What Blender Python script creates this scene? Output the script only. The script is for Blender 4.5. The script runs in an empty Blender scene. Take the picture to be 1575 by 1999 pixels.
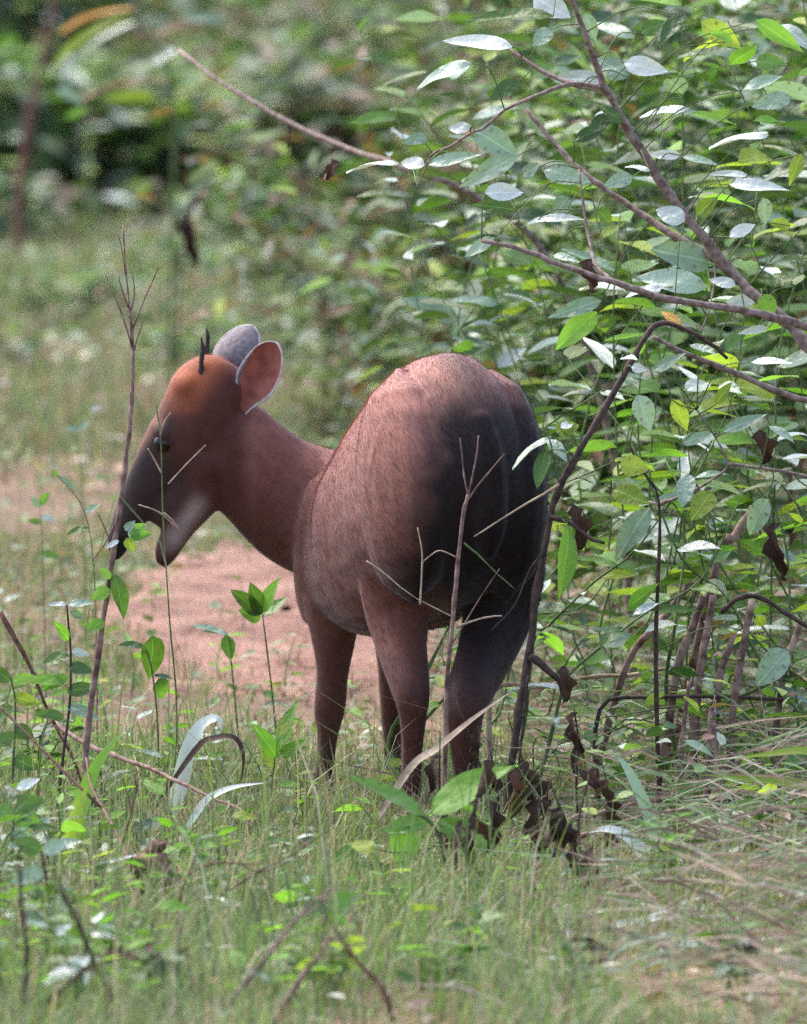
import bpy, math, random
import numpy as np
from mathutils import Vector, Matrix

random.seed(7)
RNG = np.random.default_rng(7)
SC = bpy.context.scene
COL = SC.collection

# ------------------------------------------------------------------ camera
CAM_Y, CAM_H = -14.0, 1.5
PX = 0.00062                                   # metres per photograph pixel at the deer
DIST = math.hypot(14.0, CAM_H)
FPX = DIST / PX
W0, H0 = 1575.0, 1999.0
FOOT = 1610.0                                  # photograph row of the ground point under the rump
PITCH = math.atan2(CAM_H, 14.0) - math.atan((FOOT - H0 / 2) / FPX)
cam_d = bpy.data.cameras.new('camera')
cam = bpy.data.objects.new('camera', cam_d)
COL.objects.link(cam)
cam.location = (0, CAM_Y, CAM_H)
cam.rotation_euler = (math.pi / 2 - PITCH, 0, 0)
cam_d.sensor_fit = 'VERTICAL'
cam_d.sensor_height = 24.0
cam_d.lens = FPX * 24.0 / H0
cam_d.clip_start = 0.5
cam_d.clip_end = 2000
cam_d.dof.use_dof = True
cam_d.dof.focus_distance = 14.05
cam_d.dof.aperture_fstop = 6.3
SC.camera = cam

# ------------------------------------------------------------------ sky and sun
SUN_EL, SUN_AZ = math.radians(56), math.radians(-48)     # from behind the deer, to the left
world = bpy.data.worlds.new('World')
SC.world = world
world.use_nodes = True
wn = world.node_tree.nodes
bg = wn['Background']
sky = wn.new('ShaderNodeTexSky')
sky.sky_type = 'NISHITA'
sky.sun_disc = False
sky.sun_elevation = SUN_EL
sky.sun_rotation = SUN_AZ
sky.air_density = 1.0
sky.dust_density = 4.0
sky.ozone_density = 1.0
world.node_tree.links.new(sky.outputs[0], bg.inputs[0])
bg.inputs[1].default_value = 0.15
sun_d = bpy.data.lights.new('sun', 'SUN')
sun_d.energy = 0.8
sun_d.angle = math.radians(45)
sun_d.color = (1.0, 0.96, 0.9)
sun = bpy.data.objects.new('sun', sun_d)
COL.objects.link(sun)
sdir = Vector((math.sin(SUN_AZ) * math.cos(SUN_EL), math.cos(SUN_AZ) * math.cos(SUN_EL), math.sin(SUN_EL)))
sun.rotation_euler = sdir.to_track_quat('Z', 'Y').to_euler()
sun.location = sdir * 30
vs = SC.view_settings
vs.view_transform = 'Standard'
vs.look = 'None'
vs.gamma = 1.0
vs.exposure = 1.62
SC.cycles.use_denoising = False
SC.cycles.max_bounces = 5
SC.cycles.diffuse_bounces = 3
SC.cycles.glossy_bounces = 2
SC.cycles.transmission_bounces = 3
SC.cycles.transparent_max_bounces = 4

# ------------------------------------------------------------------ picture <-> place
CP, SP = math.cos(PITCH), math.sin(PITCH)
def ray(px, py):
    u, v = (px - W0 / 2) / FPX, (H0 / 2 - py) / FPX
    return np.array((u, CP + v * SP, -SP + v * CP))
def P(px, py, Y=0.0):
    d = ray(px, py)
    t = (Y - CAM_Y) / d[1]
    return np.array((0, CAM_Y, CAM_H)) + d * t
def project(p):
    q = np.asarray(p, float) - np.array((0, CAM_Y, CAM_H))
    z = q[..., 1] * CP - q[..., 2] * SP
    v = q[..., 1] * SP + q[..., 2] * CP
    return W0 / 2 + q[..., 0] / z * FPX, H0 / 2 - v / z * FPX

def vnoise(x, y, seed=0):
    x = np.asarray(x, float); y = np.asarray(y, float)
    xi, yi = np.floor(x).astype(np.int64), np.floor(y).astype(np.int64)
    fx, fy = x - xi, y - yi
    fx = fx * fx * (3 - 2 * fx); fy = fy * fy * (3 - 2 * fy)
    def h(a, b):
        n = (a * 374761393 + b * 668265263 + seed * 974711) & 0xffffffff
        n = ((n ^ (n >> 13)) * 1274126177) & 0xffffffff
        return ((n ^ (n >> 16)) & 0xffff) / 65535.0
    return (h(xi, yi) * (1 - fx) + h(xi + 1, yi) * fx) * (1 - fy) + (h(xi, yi + 1) * (1 - fx) + h(xi + 1, yi + 1) * fx) * fy
def fbm(x, y, seed=0):
    return vnoise(x, y, seed) * .55 + vnoise(x * 2.1, y * 2.1, seed + 1) * .28 + vnoise(x * 4.3, y * 4.3, seed + 2) * .17
def terrain(x, y):
    x = np.asarray(x, float); y = np.asarray(y, float)
    t = (fbm(x * 1.1, y * .9, 3) - .5) * .05 + (vnoise(x * 7, y * 7, 9) - .5) * .012
    t = t + np.clip(y - 13, 0, 40) * .05
    return t - (fbm(0.1 * 1.1, .1 * .9, 3) - .5) * .05
def ground_at(px, py):
    """the ground point seen at a photograph pixel"""
    d = ray(px, py); o = np.array((0, CAM_Y, CAM_H))
    t = 10.0
    while t < 60:
        p = o + d * t
        if p[2] < terrain(p[0], p[1]): break
        t += .02
    return p

# ------------------------------------------------------------------ mesh helpers
def new_mesh(name, v, f, mat, smooth=True):
    me = bpy.data.meshes.new(name)
    me.from_pydata([tuple(map(float, p)) for p in v], [], [tuple(map(int, q)) for q in f])
    if mat: me.materials.append(mat)
    if smooth: me.polygons.foreach_set('use_smooth', [True] * len(me.polygons))
    me.update()
    return me
def fast_mesh(name, verts, tris, mat, smooth=True, color=None):
    """many triangles from numpy arrays; colour is one RGB per vertex"""
    me = bpy.data.meshes.new(name)
    nv, nf = len(verts), len(tris)
    me.vertices.add(nv); me.vertices.foreach_set('co', np.ascontiguousarray(verts, np.float32).ravel())
    me.loops.add(nf * 3); me.loops.foreach_set('vertex_index', np.ascontiguousarray(tris, np.int32).ravel())
    me.polygons.add(nf); me.polygons.foreach_set('loop_start', np.arange(nf, dtype=np.int32) * 3)
    me.polygons.foreach_set('use_smooth', np.full(nf, smooth, dtype=bool))
    if mat: me.materials.append(mat)
    me.update(calc_edges=True)
    if color is not None: set_color(me, color)
    return me
def set_color(me, rgb):
    a = me.color_attributes.new('tint', 'FLOAT_COLOR', 'POINT')
    c = np.ones((len(rgb), 4), np.float32); c[:, :3] = rgb
    a.data.foreach_set('color', c.ravel())
def link(name, me, parent=None, loc=None):
    o = bpy.data.objects.new(name, me)
    COL.objects.link(o)
    if parent is not None: o.parent = parent
    if loc is not None: o.location = loc
    return o
def tag(o, label=None, cat=None, group=None, kind=None):
    if label: o['label'] = label
    if cat: o['category'] = cat
    if group: o['group'] = group
    if kind: o['kind'] = kind
    return o
def thing(name, label, cat, loc, group=None):
    o = bpy.data.objects.new(name, None)
    o.empty_display_size = .05
    COL.objects.link(o); o.location = tuple(float(a) for a in loc)
    return tag(o, label, cat, group)

def catmull(pts, n):
    pts = np.asarray(pts, float)
    if len(pts) < 3:
        t = np.linspace(0, 1, n + 1)[:, None]
        return pts[0] * (1 - t) + pts[-1] * t
    p = np.vstack([2 * pts[0] - pts[1], pts, 2 * pts[-1] - pts[-2]])
    out = []
    for i in range(len(pts) - 1):
        p0, p1, p2, p3 = p[i:i + 4]
        for t in np.linspace(0, 1, n, endpoint=False):
            out.append(.5 * ((2 * p1) + (-p0 + p2) * t + (2 * p0 - 5 * p1 + 4 * p2 - p3) * t * t + (-p0 + 3 * p1 - 3 * p2 + p3) * t ** 3))
    out.append(pts[-1])
    return np.array(out)
def rings(C, A, B, n=16):
    th = np.linspace(0, 2 * math.pi, n, endpoint=False)
    v, f = [], []
    for c, a, b in zip(C, A, B):
        for t in th: v.append(c + a * math.cos(t) + b * math.sin(t))
    m = len(C)
    for i in range(m - 1):
        for k in range(n):
            k2 = (k + 1) % n
            f.append((i * n + k, i * n + k2, (i + 1) * n + k2, (i + 1) * n + k))
    v.append(C[0]); v.append(C[-1])
    for k in range(n):
        f.append((m * n, (k + 1) % n, k))
        f.append((m * n + 1, (m - 1) * n + k, (m - 1) * n + (k + 1) % n))
    return v, f
def tube(pts, radii, n=6, sub=4, wob=0.0):
    """tapered tube along a smooth path"""
    pts = np.asarray(pts, float)
    radii = np.asarray(radii, float)
    if radii.ndim == 0: radii = np.full(len(pts), float(radii))
    if len(radii) != len(pts): radii = np.interp(np.linspace(0, 1, len(pts)), np.linspace(0, 1, len(radii)), radii)
    q = catmull(np.hstack([pts, radii[:, None]]), sub)
    C, R = q[:, :3], np.clip(q[:, 3], 1e-4, None)
    if wob: C = C + RNG.normal(0, wob, C.shape) * R[:, None]; R = R * RNG.uniform(.85, 1.2, len(R))
    T = np.gradient(C, axis=0)
    A, B = [], []
    ref = np.array((.31, -.9, .3))
    for t, r in zip(T, R):
        t = t / (np.linalg.norm(t) + 1e-9)
        a = np.cross(t, ref); na = np.linalg.norm(a)
        a = a / na if na > 1e-3 else np.array((1., 0, 0))
        b = np.cross(t, a)
        A.append(a * r); B.append(b * r)
    return rings(C, A, B, n)
def merge(parts):
    V, F, o = [], [], 0
    for v, f in parts:
        V.extend(v); F.extend(tuple(i + o for i in q) for q in f); o += len(v)
    return V, F
def mesh_part(name, vf, mat, root, kind=None, label=None):
    """a mesh given in world coordinates, parented to a thing that is only moved, not turned"""
    off = np.array(root.location) if root else np.zeros(3)
    o = link(name, new_mesh(name, [np.asarray(p) - off for p in vf[0]], vf[1], mat), root)
    return tag(o, label=label, kind=kind)

# ------------------------------------------------------------------ materials
def ramp(nt, stops):
    r = nt.nodes.new('ShaderNodeValToRGB')
    e = r.color_ramp.elements
    while len(e) < len(stops): e.new(.5)
    for k, (p, c) in zip(e, stops): k.position = p; k.color = (*c, 1)
    return r
def mat_base(name, rough=.7, spec=.3):
    m = bpy.data.materials.new(name); m.use_nodes = True
    nt = m.node_tree; b = nt.nodes['Principled BSDF']
    b.inputs['Roughness'].default_value = rough
    b.inputs['Specular IOR Level'].default_value = spec
    return m, nt, b
def leaf_material(name, c0, c1, trans=.3, rough=.38, spec=.55, use_tint=False, tcol=None, blotch=None):
    m, nt, b = mat_base(name, rough, spec)
    L = nt.links.new
    tc = nt.nodes.new('ShaderNodeTexCoord')
    nz = nt.nodes.new('ShaderNodeTexNoise'); nz.inputs['Scale'].default_value = 5 if not use_tint else 40
    nz.inputs['Detail'].default_value = 4
    L(tc.outputs['Object'], nz.inputs['Vector'])
    oi = nt.nodes.new('ShaderNodeObjectInfo')
    if use_tint:
        at = nt.nodes.new('ShaderNodeAttribute'); at.attribute_name = 'tint'
        mul = nt.nodes.new('ShaderNodeMixRGB'); mul.blend_type = 'MULTIPLY'; mul.inputs[0].default_value = 1
        r = ramp(nt, [(.3, (.75, .75, .75)), (.7, (1.15, 1.15, 1.1))])
        L(nz.outputs[0], r.inputs[0]); L(at.outputs['Color'], mul.inputs[1]); L(r.outputs[0], mul.inputs[2])
        col = mul.outputs[0]
    else:
        add = nt.nodes.new('ShaderNodeMath'); add.operation = 'MULTIPLY_ADD'
        L(nz.outputs[0], add.inputs[0]); add.inputs[1].default_value = .7
        rnd = nt.nodes.new('ShaderNodeMath'); rnd.operation = 'MULTIPLY_ADD'
        L(oi.outputs['Random'], rnd.inputs[0]); rnd.inputs[1].default_value = .8; rnd.inputs[2].default_value = -.25
        L(rnd.outputs[0], add.inputs[2])
        st = [(.15, c0), (.85, c1)]
        r = ramp(nt, st); L(add.outputs[0], r.inputs[0])
        col = r.outputs[0]
        # pale midrib and side veins
        wv = nt.nodes.new('ShaderNodeSeparateXYZ'); L(tc.outputs['Object'], wv.inputs[0])
        ab = nt.nodes.new('ShaderNodeMath'); ab.operation = 'ABSOLUTE'; L(wv.outputs[0], ab.inputs[0])
        rr = ramp(nt, [(.0, (.6, .6, .6)), (.016, (0, 0, 0))]); L(ab.outputs[0], rr.inputs[0])
        mx = nt.nodes.new('ShaderNodeMixRGB'); mx.inputs[2].default_value = tuple(min(1, a * 1.35 + .02) for a in c1) + (1,)
        L(rr.outputs[0], mx.inputs[0]); L(col, mx.inputs[1]); col = mx.outputs[0]
        if blotch:
            n2 = nt.nodes.new('ShaderNodeTexNoise'); n2.inputs['Scale'].default_value = 9; L(tc.outputs['Object'], n2.inputs['Vector'])
            r2 = ramp(nt, [(.60, (0, 0, 0)), (.68, (.85, .85, .85))]); L(n2.outputs[0], r2.inputs[0])
            m2 = nt.nodes.new('ShaderNodeMixRGB'); m2.inputs[2].default_value = (*blotch, 1)
            L(r2.outputs[0], m2.inputs[0]); L(col, m2.inputs[1]); col = m2.outputs[0]
    L(col, b.inputs['Base Color'])
    bp = nt.nodes.new('ShaderNodeBump'); bp.inputs['Strength'].default_value = .25; bp.inputs['Distance'].default_value = .02
    L(nz.outputs[0], bp.inputs['Height']); L(bp.outputs[0], b.inputs['Normal'])
    tr = nt.nodes.new('ShaderNodeBsdfTranslucent')
    g = nt.nodes.new('ShaderNodeMixRGB'); g.blend_type = 'MULTIPLY'; g.inputs[0].default_value = 1
    g.inputs[2].default_value = (*(tcol or (1.25, 1.5, .55)), 1); L(col, g.inputs[1]); L(g.outputs[0], tr.inputs[0])
    mix = nt.nodes.new('ShaderNodeMixShader'); mix.inputs[0].default_value = trans
    L(b.outputs[0], mix.inputs[1]); L(tr.outputs[0], mix.inputs[2])
    L(mix.outputs[0], nt.nodes['Material Output'].inputs['Surface'])
    return m
def bark_material(name, c0, c1, scale=120, rough=.75):
    m, nt, b = mat_base(name, rough, .3)
    L = nt.links.new
    tc = nt.nodes.new('ShaderNodeTexCoord')
    nz = nt.nodes.new('ShaderNodeTexNoise'); nz.inputs['Scale'].default_value = scale; nz.inputs['Detail'].default_value = 5
    L(tc.outputs['Object'], nz.inputs['Vector'])
    r = ramp(nt, [(.35, c0), (.68, c1)]); L(nz.outputs[0], r.inputs[0]); L(r.outputs[0], b.inputs['Base Color'])
    bp = nt.nodes.new('ShaderNodeBump'); bp.inputs['Strength'].default_value = .5; bp.inputs['Distance'].default_value = .002
    L(nz.outputs[0], bp.inputs['Height']); L(bp.outputs[0], b.inputs['Normal'])
    return m
M = {}
M['green'] = leaf_material('leaf_green', (.06, .12, .025), (.13, .25, .06), .42, blotch=(.13, .09, .04))
M['fresh'] = leaf_material('leaf_fresh_green', (.12, .26, .04), (.24, .42, .09), .48, .5, .3)
M['yellow'] = leaf_material('leaf_yellow_green', (.17, .25, .04), (.34, .42, .09), .48, .5, .3, blotch=(.22, .13, .04))
M['dark'] = leaf_material('leaf_dark_green', (.035, .075, .025), (.075, .14, .045), .32)
M['pale'] = leaf_material('leaf_pale', (.40, .46, .42), (.68, .72, .69), .2, .3, .8, tcol=(1, 1.1, .7))
M['glaucous'] = leaf_material('leaf_grey_green', (.19, .28, .20), (.36, .46, .38), .25, .34, .7, blotch=(.20, .17, .11), tcol=(1, 1.3, .6))
M['dead'] = leaf_material('leaf_dead_brown', (.028, .016, .014), (.09, .05, .035), .12, .7, .3, tcol=(1.2, .9, .6))
M['dry'] = leaf_material('leaf_dry_tan', (.26, .17, .10), (.46, .34, .22), .25, .7, .3, tcol=(1.2, 1, .7))
M['orange'] = leaf_material('leaf_orange_yellow', (.45, .22, .04), (.65, .42, .12), .3, .6, .3, tcol=(1.2, 1, .5))
M['foliage'] = leaf_material('foliage_mass', None, None, .32, .42, .5, use_tint=True)
M['grass'] = leaf_material('grass_blades', None, None, .35, .5, .35, use_tint=True, tcol=(1.1, 1.25, .75))
M['bark_grey'] = bark_material('bark_grey_brown', (.13, .085, .07), (.34, .26, .23))
M['bark_dark'] = bark_material('bark_dark_brown', (.03, .02, .017), (.10, .06, .05))
M['bark_red'] = bark_material('bark_red_brown', (.09, .04, .03), (.22, .11, .085))
M['straw'] = bark_material('dry_straw', (.30, .21, .14), (.55, .44, .33), 80)
M['stem_green'] = bark_material('stem_green', (.06, .10, .03), (.14, .20, .07), 90, .6)

# ------------------------------------------------------------------ leaf shapes
LEAF_SHAPES = {}
def leaf_shape(kind):
    """unit leaf: base at the origin, tip at y = 1, upper side +z"""
    if kind in LEAF_SHAPES: return LEAF_SHAPES[kind]
    form, droop, fold, twist, wave = {
        'lance':  (lambda t: .145 * math.sin(math.pi * t ** .75) ** .85 * (1 - .25 * t), .10, .35, .2, .012),
        'lance2': (lambda t: .16 * math.sin(math.pi * t ** .8) ** .9, .28, .25, -.5, .02),
        'oval':   (lambda t: .205 * math.sin(math.pi * t ** .72) ** .8, .16, .25, .15, .02),
        'ovate':  (lambda t: .27 * math.sin(math.pi * t ** .6) ** .8, .22, .2, -.2, .03),
        'blade':  (lambda t: .035 * (1 - t ** 2.2) ** .7 * min(1, .5 + t * 4), .30, .5, .5, .004),
        'broad':  (lambda t: .075 * math.sin(math.pi * (t * .93 + .05)) ** .6, .35, .4, .4, .01),
        'curl':   (lambda t: .17 * math.sin(math.pi * t ** .7) ** .8 * (1 + .35 * math.sin(17 * t)), .30, 1.1, 2.2, .075),
    }[kind]
    ny, nx = 9, 5
    v, f = [], []
    for j in range(ny):
        t = j / (ny - 1)
        w = max(form(t), .002)
        ang = twist * (t - .3)
        for i in range(nx):
            s = (i / (nx - 1) - .5) * 2
            x = s * w; z = abs(s) * w * fold + wave * math.sin(7 * t + 2.4 * s)
            xr = x * math.cos(ang) - z * math.sin(ang); zr = x * math.sin(ang) + z * math.cos(ang)
            a = t * droop * 1.6
            yy = (math.sin(a) / (droop * 1.6)) if droop else t
            v.append((xr, yy, zr - (1 - math.cos(a)) / (droop * 1.6)))
    for j in range(ny - 1):
        for i in range(nx - 1):
            a = j * nx + i
            f.append((a, a + 1, a + nx + 1, a + nx))
    LEAF_SHAPES[kind] = (np.array(v), f)
    return LEAF_SHAPES[kind]
LEAF_MESH = {}
def leaf_mesh(kind, mat):
    k = (kind, mat)
    if k not in LEAF_MESH:
        v, f = leaf_shape(kind)
        LEAF_MESH[k] = new_mesh('leaf', v, f, M[mat])
    return LEAF_MESH[k]
def frame(d, n):
    d = np.asarray(d, float); d = d / np.linalg.norm(d)
    n = np.asarray(n, float) - d * np.dot(n, d)
    if np.linalg.norm(n) < 1e-4: n = np.cross(d, (1, .3, .2))
    n = n / np.linalg.norm(n)
    return np.cross(d, n), d, n
def put_leaf(root, base, d, n, length, kind, mat, wide=1.0, name='leaf', top=None):
    """one leaf object; a child of root, or a thing of its own when root is None"""
    x, y, z = frame(d, n)
    o = bpy.data.objects.new(name, leaf_mesh(kind, mat))
    COL.objects.link(o)
    loc = np.asarray(base, float)
    if root is not None:
        o.parent = root; loc = loc - np.array(root.location)
    m = Matrix.Identity(4)
    for i in range(3):
        m[i][0] = x[i] * length * wide; m[i][1] = y[i] * length; m[i][2] = z[i] * length; m[i][3] = loc[i]
    o.matrix_local = m
    return o
VIEW = np.array((0, -CP, SP))
def leaf_between(root, p0, p1, wpx, Y, kind, mat, Y1=None, name='leaf', up=1):
    """leaf whose base and tip are seen at two photograph pixels, its blade turned so that it looks wpx wide"""
    a, b = P(*p0, Y), P(*p1, Y if Y1 is None else Y1)
    d = b - a; L = float(np.linalg.norm(d))
    v = leaf_shape(kind)[0]
    full = (v[:, 0].max() - v[:, 0].min()) * L
    wide = 1.0
    s = wpx * PX / full
    if s > .95: wide = min(s / .95, 2.2); s = .95
    dn = d / L
    u = np.cross(dn, VIEW); u = u / np.linalg.norm(u)
    if u[2] * up < 0: u = -u
    n = u * math.sqrt(1 - s * s) + VIEW * s
    return put_leaf(root, a, d, n, L * 1.04, kind, mat, wide, name)

# ------------------------------------------------------------------ ground, bare earth
def soil_material(name, stops, scale, bump):
    m, nt, b = mat_base(name, .95, .15)
    L = nt.links.new
    tc = nt.nodes.new('ShaderNodeTexCoord')
    n1 = nt.nodes.new('ShaderNodeTexNoise'); n1.inputs['Scale'].default_value = scale; n1.inputs['Detail'].default_value = 9; n1.inputs['Roughness'].default_value = .7
    n2 = nt.nodes.new('ShaderNodeTexNoise'); n2.inputs['Scale'].default_value = scale * 22; n2.inputs['Detail'].default_value = 4
    L(tc.outputs['Object'], n1.inputs['Vector']); L(tc.outputs['Object'], n2.inputs['Vector'])
    a = nt.nodes.new('ShaderNodeMath'); a.operation = 'MULTIPLY_ADD'; a.inputs[1].default_value = .45
    L(n2.outputs[0], a.inputs[0]); 
    s = nt.nodes.new('ShaderNodeMath'); s.operation = 'MULTIPLY'; s.inputs[1].default_value = .55; L(n1.outputs[0], s.inputs[0])
    L(s.outputs[0], a.inputs[2])
    r = ramp(nt, stops); L(a.outputs[0], r.inputs[0]); L(r.outputs[0], b.inputs['Base Color'])
    bp = nt.nodes.new('ShaderNodeBump'); bp.inputs['Strength'].default_value = bump; bp.inputs['Distance'].default_value = .02
    L(a.outputs[0], bp.inputs['Height']); L(bp.outputs[0], b.inputs['Normal'])
    return m
M['soil'] = soil_material('soil', [(.3, (.09, .06, .045)), (.5, (.20, .13, .095)), (.7, (.34, .22, .17))], 3, .6)
M['clay'] = soil_material('red_clay', [(.38, (.11, .06, .045)), (.47, (.26, .145, .115)), (.56, (.36, .215, .175)), (.68, (.43, .30, .255))], 6, 1.0)

def spaced(lo, a, b, hi, step, n):
    return np.unique(np.concatenate([-np.geomspace(1, 1 + a - lo, n)[::-1] + 1 + a, np.arange(a, b, step), np.geomspace(1, 1 + hi - b, n) - 1 + b]))
gx = spaced(-150, -2.2, 2.2, 150, .055, 16)
gy = spaced(-30, -3, 16, 300, .07, 16)
X, Yg = np.meshgrid(gx, gy)
gv = np.stack([X.ravel(), Yg.ravel(), terrain(X, Yg).ravel()], 1)
nx, ny = len(gx), len(gy)
ii, jj = np.meshgrid(np.arange(nx - 1), np.arange(ny - 1))
q = (jj * nx + ii).ravel()
gt = np.concatenate([np.stack([q, q + 1, q + nx + 1], 1), np.stack([q, q + nx + 1, q + nx], 1)])
ground = link('ground', fast_mesh('ground', gv, gt, M['soil']))
tag(ground, 'soil ground under the grass of the clearing', kind='structure')

def blob_edge(th, seed):
    return 1 + .42 * (fbm(np.cos(th) * 3.2 + 5, np.sin(th) * 3.2 + 5, seed) - .5) * 2
BARE = [(-.17, 2.75, .27, 1.15, 21)]
def bare_mask(x, y):
    """0 outside, 1 well inside the bare earth patches"""
    out = np.zeros_like(x)
    for cx, cy, rx, ry, sd in BARE:
        th = np.arctan2((y - cy) / ry, (x - cx) / rx)
        r = np.hypot((x - cx) / rx, (y - cy) / ry) / blob_edge(th, sd)
        out = np.maximum(out, np.clip((1.22 - r) / .75 + (fbm(x * 6, y * 4, 61) - .5) * 1.1, 0, 1) * (1.18 > r) )
    return out
for k, (cx, cy, rx, ry, sd) in enumerate(BARE):
    v, t = [], []
    na, nr = 72, 16
    for j in range(nr + 1):
        for i in range(na):
            th = 2 * math.pi * i / na
            rr = j / nr * float(blob_edge(np.array(th), sd)) * (1 + .05 * math.sin(i * 5.3))
            x, y = cx + rx * rr * math.cos(th), cy + ry * rr * math.sin(th)
            lift = .006 + .012 * float(vnoise(np.array(x * 14), np.array(y * 14), 5)) if j < nr else -.01
            v.append((x, y, float(terrain(x, y)) + lift))
    for j in range(nr):
        for i in range(na):
            a, b = j * na + i, j * na + (i + 1) % na
            t += [(a, b, b + na), (a, b + na, a + na)]
    o = link('dirt_path', fast_mesh('dirt', np.array(v), np.array(t), M['clay']))
    tag(o, 'bare patch of pinkish red clay on the ground behind the deer', kind='structure')

# ------------------------------------------------------------------ grass
def blades(x, y, h, w, rgb, lean=.75, zoff=-.004, seg_mid=.55):
    n = len(x)
    z = terrain(x, y) + zoff
    az = RNG.uniform(0, 2 * math.pi, n)            # lean direction
    fa = az + math.pi / 2 + RNG.normal(0, .5, n)   # blade width direction
    ln = h * np.abs(RNG.normal(0, lean, n)).clip(0, 1.3)
    wx, wy = np.cos(fa) * w / 2, np.sin(fa) * w / 2
    dx, dy = np.cos(az) * ln, np.sin(az) * ln
    hh = np.sqrt(np.clip(h * h - (ln * .6) ** 2, (h * .3) ** 2, None))
    V = np.empty((n, 5, 3), np.float32)
    V[:, 0] = np.stack([x - wx, y - wy, z], 1); V[:, 1] = np.stack([x + wx, y + wy, z], 1)
    mx, my, mz = x + dx * .32, y + dy * .32, z + hh * .62
    V[:, 2] = np.stack([mx - wx * .85, my - wy * .85, mz], 1); V[:, 3] = np.stack([mx + wx * .85, my + wy * .85, mz], 1)
    V[:, 4] = np.stack([x + dx, y + dy, z + hh], 1)
    b = np.arange(n)[:, None] * 5
    T = np.concatenate([b + np.array([[0, 1, 3]]), b + np.array([[0, 3, 2]]), b + np.array([[2, 3, 4]])])
    C = np.repeat(rgb[:, None, :], 5, 1)
    return V.reshape(-1, 3), T, C.reshape(-1, 3)
def palette(n, cols, wts, jit=.18):
    cols = np.array(cols)
    c = cols[RNG.choice(len(cols), n, p=np.array(wts) / sum(wts))]
    return c * RNG.uniform(1 - jit, 1 + jit, (n, 1)) * RNG.uniform(.94, 1.06, (n, 3))
GRASS_C = [(.12, .19, .08), (.18, .26, .12), (.08, .14, .065), (.33, .29, .21), (.44, .36, .29), (.19, .12, .09), (.26, .33, .19), (.21, .31, .09)]
def sow(n, y0, y1, margin):
    y = RNG.uniform(y0, y1, n * 2)
    half = (y + 14) * W0 / 2 / FPX + margin
    keep = RNG.uniform(0, half.max(), n * 2) < half
    y, half = y[keep], half[keep]
    return RNG.uniform(-1, 1, len(y)) * half, y
VV, TT, CC, off = [], [], [], 0
for n, y0, y1, hm, wm, wts in ((78000, -2.8, .6, .030, .0022, (3, 4, 1.5, 3, 2.5, 1.5, 3, 6)), (76000, .6, 5, .019, .0026, (3, 3, 2, 4, 3, 3, 3, 1.5)),
                               (70000, 5, 13, .026, .0042, (3, 2, 3, 3, 2, 3.5, 2.5, 1)), (26000, 13, 30, .06, .010, (3, 2, 5, 1.5, 1, 3, 2, 1))):
    x, y = sow(int(n * 1.12), y0, y1, .95)
    clump = fbm(x * 3.2, y * 1.7, 41)
    bm = bare_mask(x, y)
    keep = RNG.uniform(0, 1, len(x)) < np.clip((clump - .22) * 2.6, .12, 1) * (1 - bm ** .8 * .85) * (1 - .55 * np.clip((x - .08 - .10 * np.clip(-y - .9, 0, 2)) / .2, 0, 1) * (y < 1.5) * np.clip(fbm(x * 4, y * 3, 15) * 2 + .1, 0, 1))
    keep &= RNG.uniform(0, 1, len(x)) > .22 * np.exp(-((x + .55) / .3) ** 2 - ((y - 5) / 1.6) ** 2)
    x, y, clump, bm = x[keep], y[keep], clump[keep], bm[keep]
    h = hm * RNG.lognormal(0, .42, len(x)) * (.55 + clump) * (1 - .5 * bm)
    tall = RNG.uniform(0, 1, len(x)) < .05
    h[tall] *= RNG.uniform(1.6, 3.2, int(tall.sum()))
    c = palette(len(x), GRASS_C, wts)
    dryness = np.clip((fbm(x * 1.3 + 9, y * .8, 77) - .45) * 3, 0, 1)[:, None]
    c = c * (1 - dryness * .4) + np.array((.34, .25, .19)) * dryness * .4
    v, t, cc = blades(x, y, h, wm * RNG.uniform(.6, 1.3, len(x)), c)
    VV.append(v); TT.append(t + off); CC.append(cc); off += len(v)
g = link('grass', fast_mesh('grass', np.concatenate(VV), np.concatenate(TT), M['grass'], color=np.concatenate(CC)))
tag(g, 'short mixed green and straw coloured grass covering the clearing', 'grass', kind='stuff')

def leaf_cloud(name, base, d, n, length, rgb, shape, root=None, mat='foliage', kind='stuff'):
    """many leaves as one mesh; arrays of base points, directions, normals, lengths, colours"""
    sv, sf = leaf_shape(shape)
    use = np.array([j * 5 + i for j in (0, 2, 4, 6, 8) for i in (0, 2, 4)])
    sv = sv[use]
    tri = []
    for j in range(4):
        for i in range(2):
            a = j * 3 + i
            tri += [(a, a + 1, a + 4), (a, a + 4, a + 3)]
    tri = np.array(tri)
    d = d / np.linalg.norm(d, axis=1, keepdims=True)
    n = n - d * (n * d).sum(1, keepdims=True); n = n / (np.linalg.norm(n, axis=1, keepdims=True) + 1e-6)
    x = np.cross(d, n)
    V = base[:, None] + length[:, None, None] * (sv[None, :, 0:1] * x[:, None] + sv[None, :, 1:2] * d[:, None] + sv[None, :, 2:3] * n[:, None])
    T = (np.arange(len(base))[:, None, None] * len(sv) + tri[None]).reshape(-1, 3)
    C = np.repeat(rgb[:, None], len(sv), 1).reshape(-1, 3)
    V = V.reshape(-1, 3)
    if root is not None: V = V - np.array(root.location)
    o = link(name, fast_mesh(name, V, T, M[mat], color=C), root)
    return tag(o, kind=kind)
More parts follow.
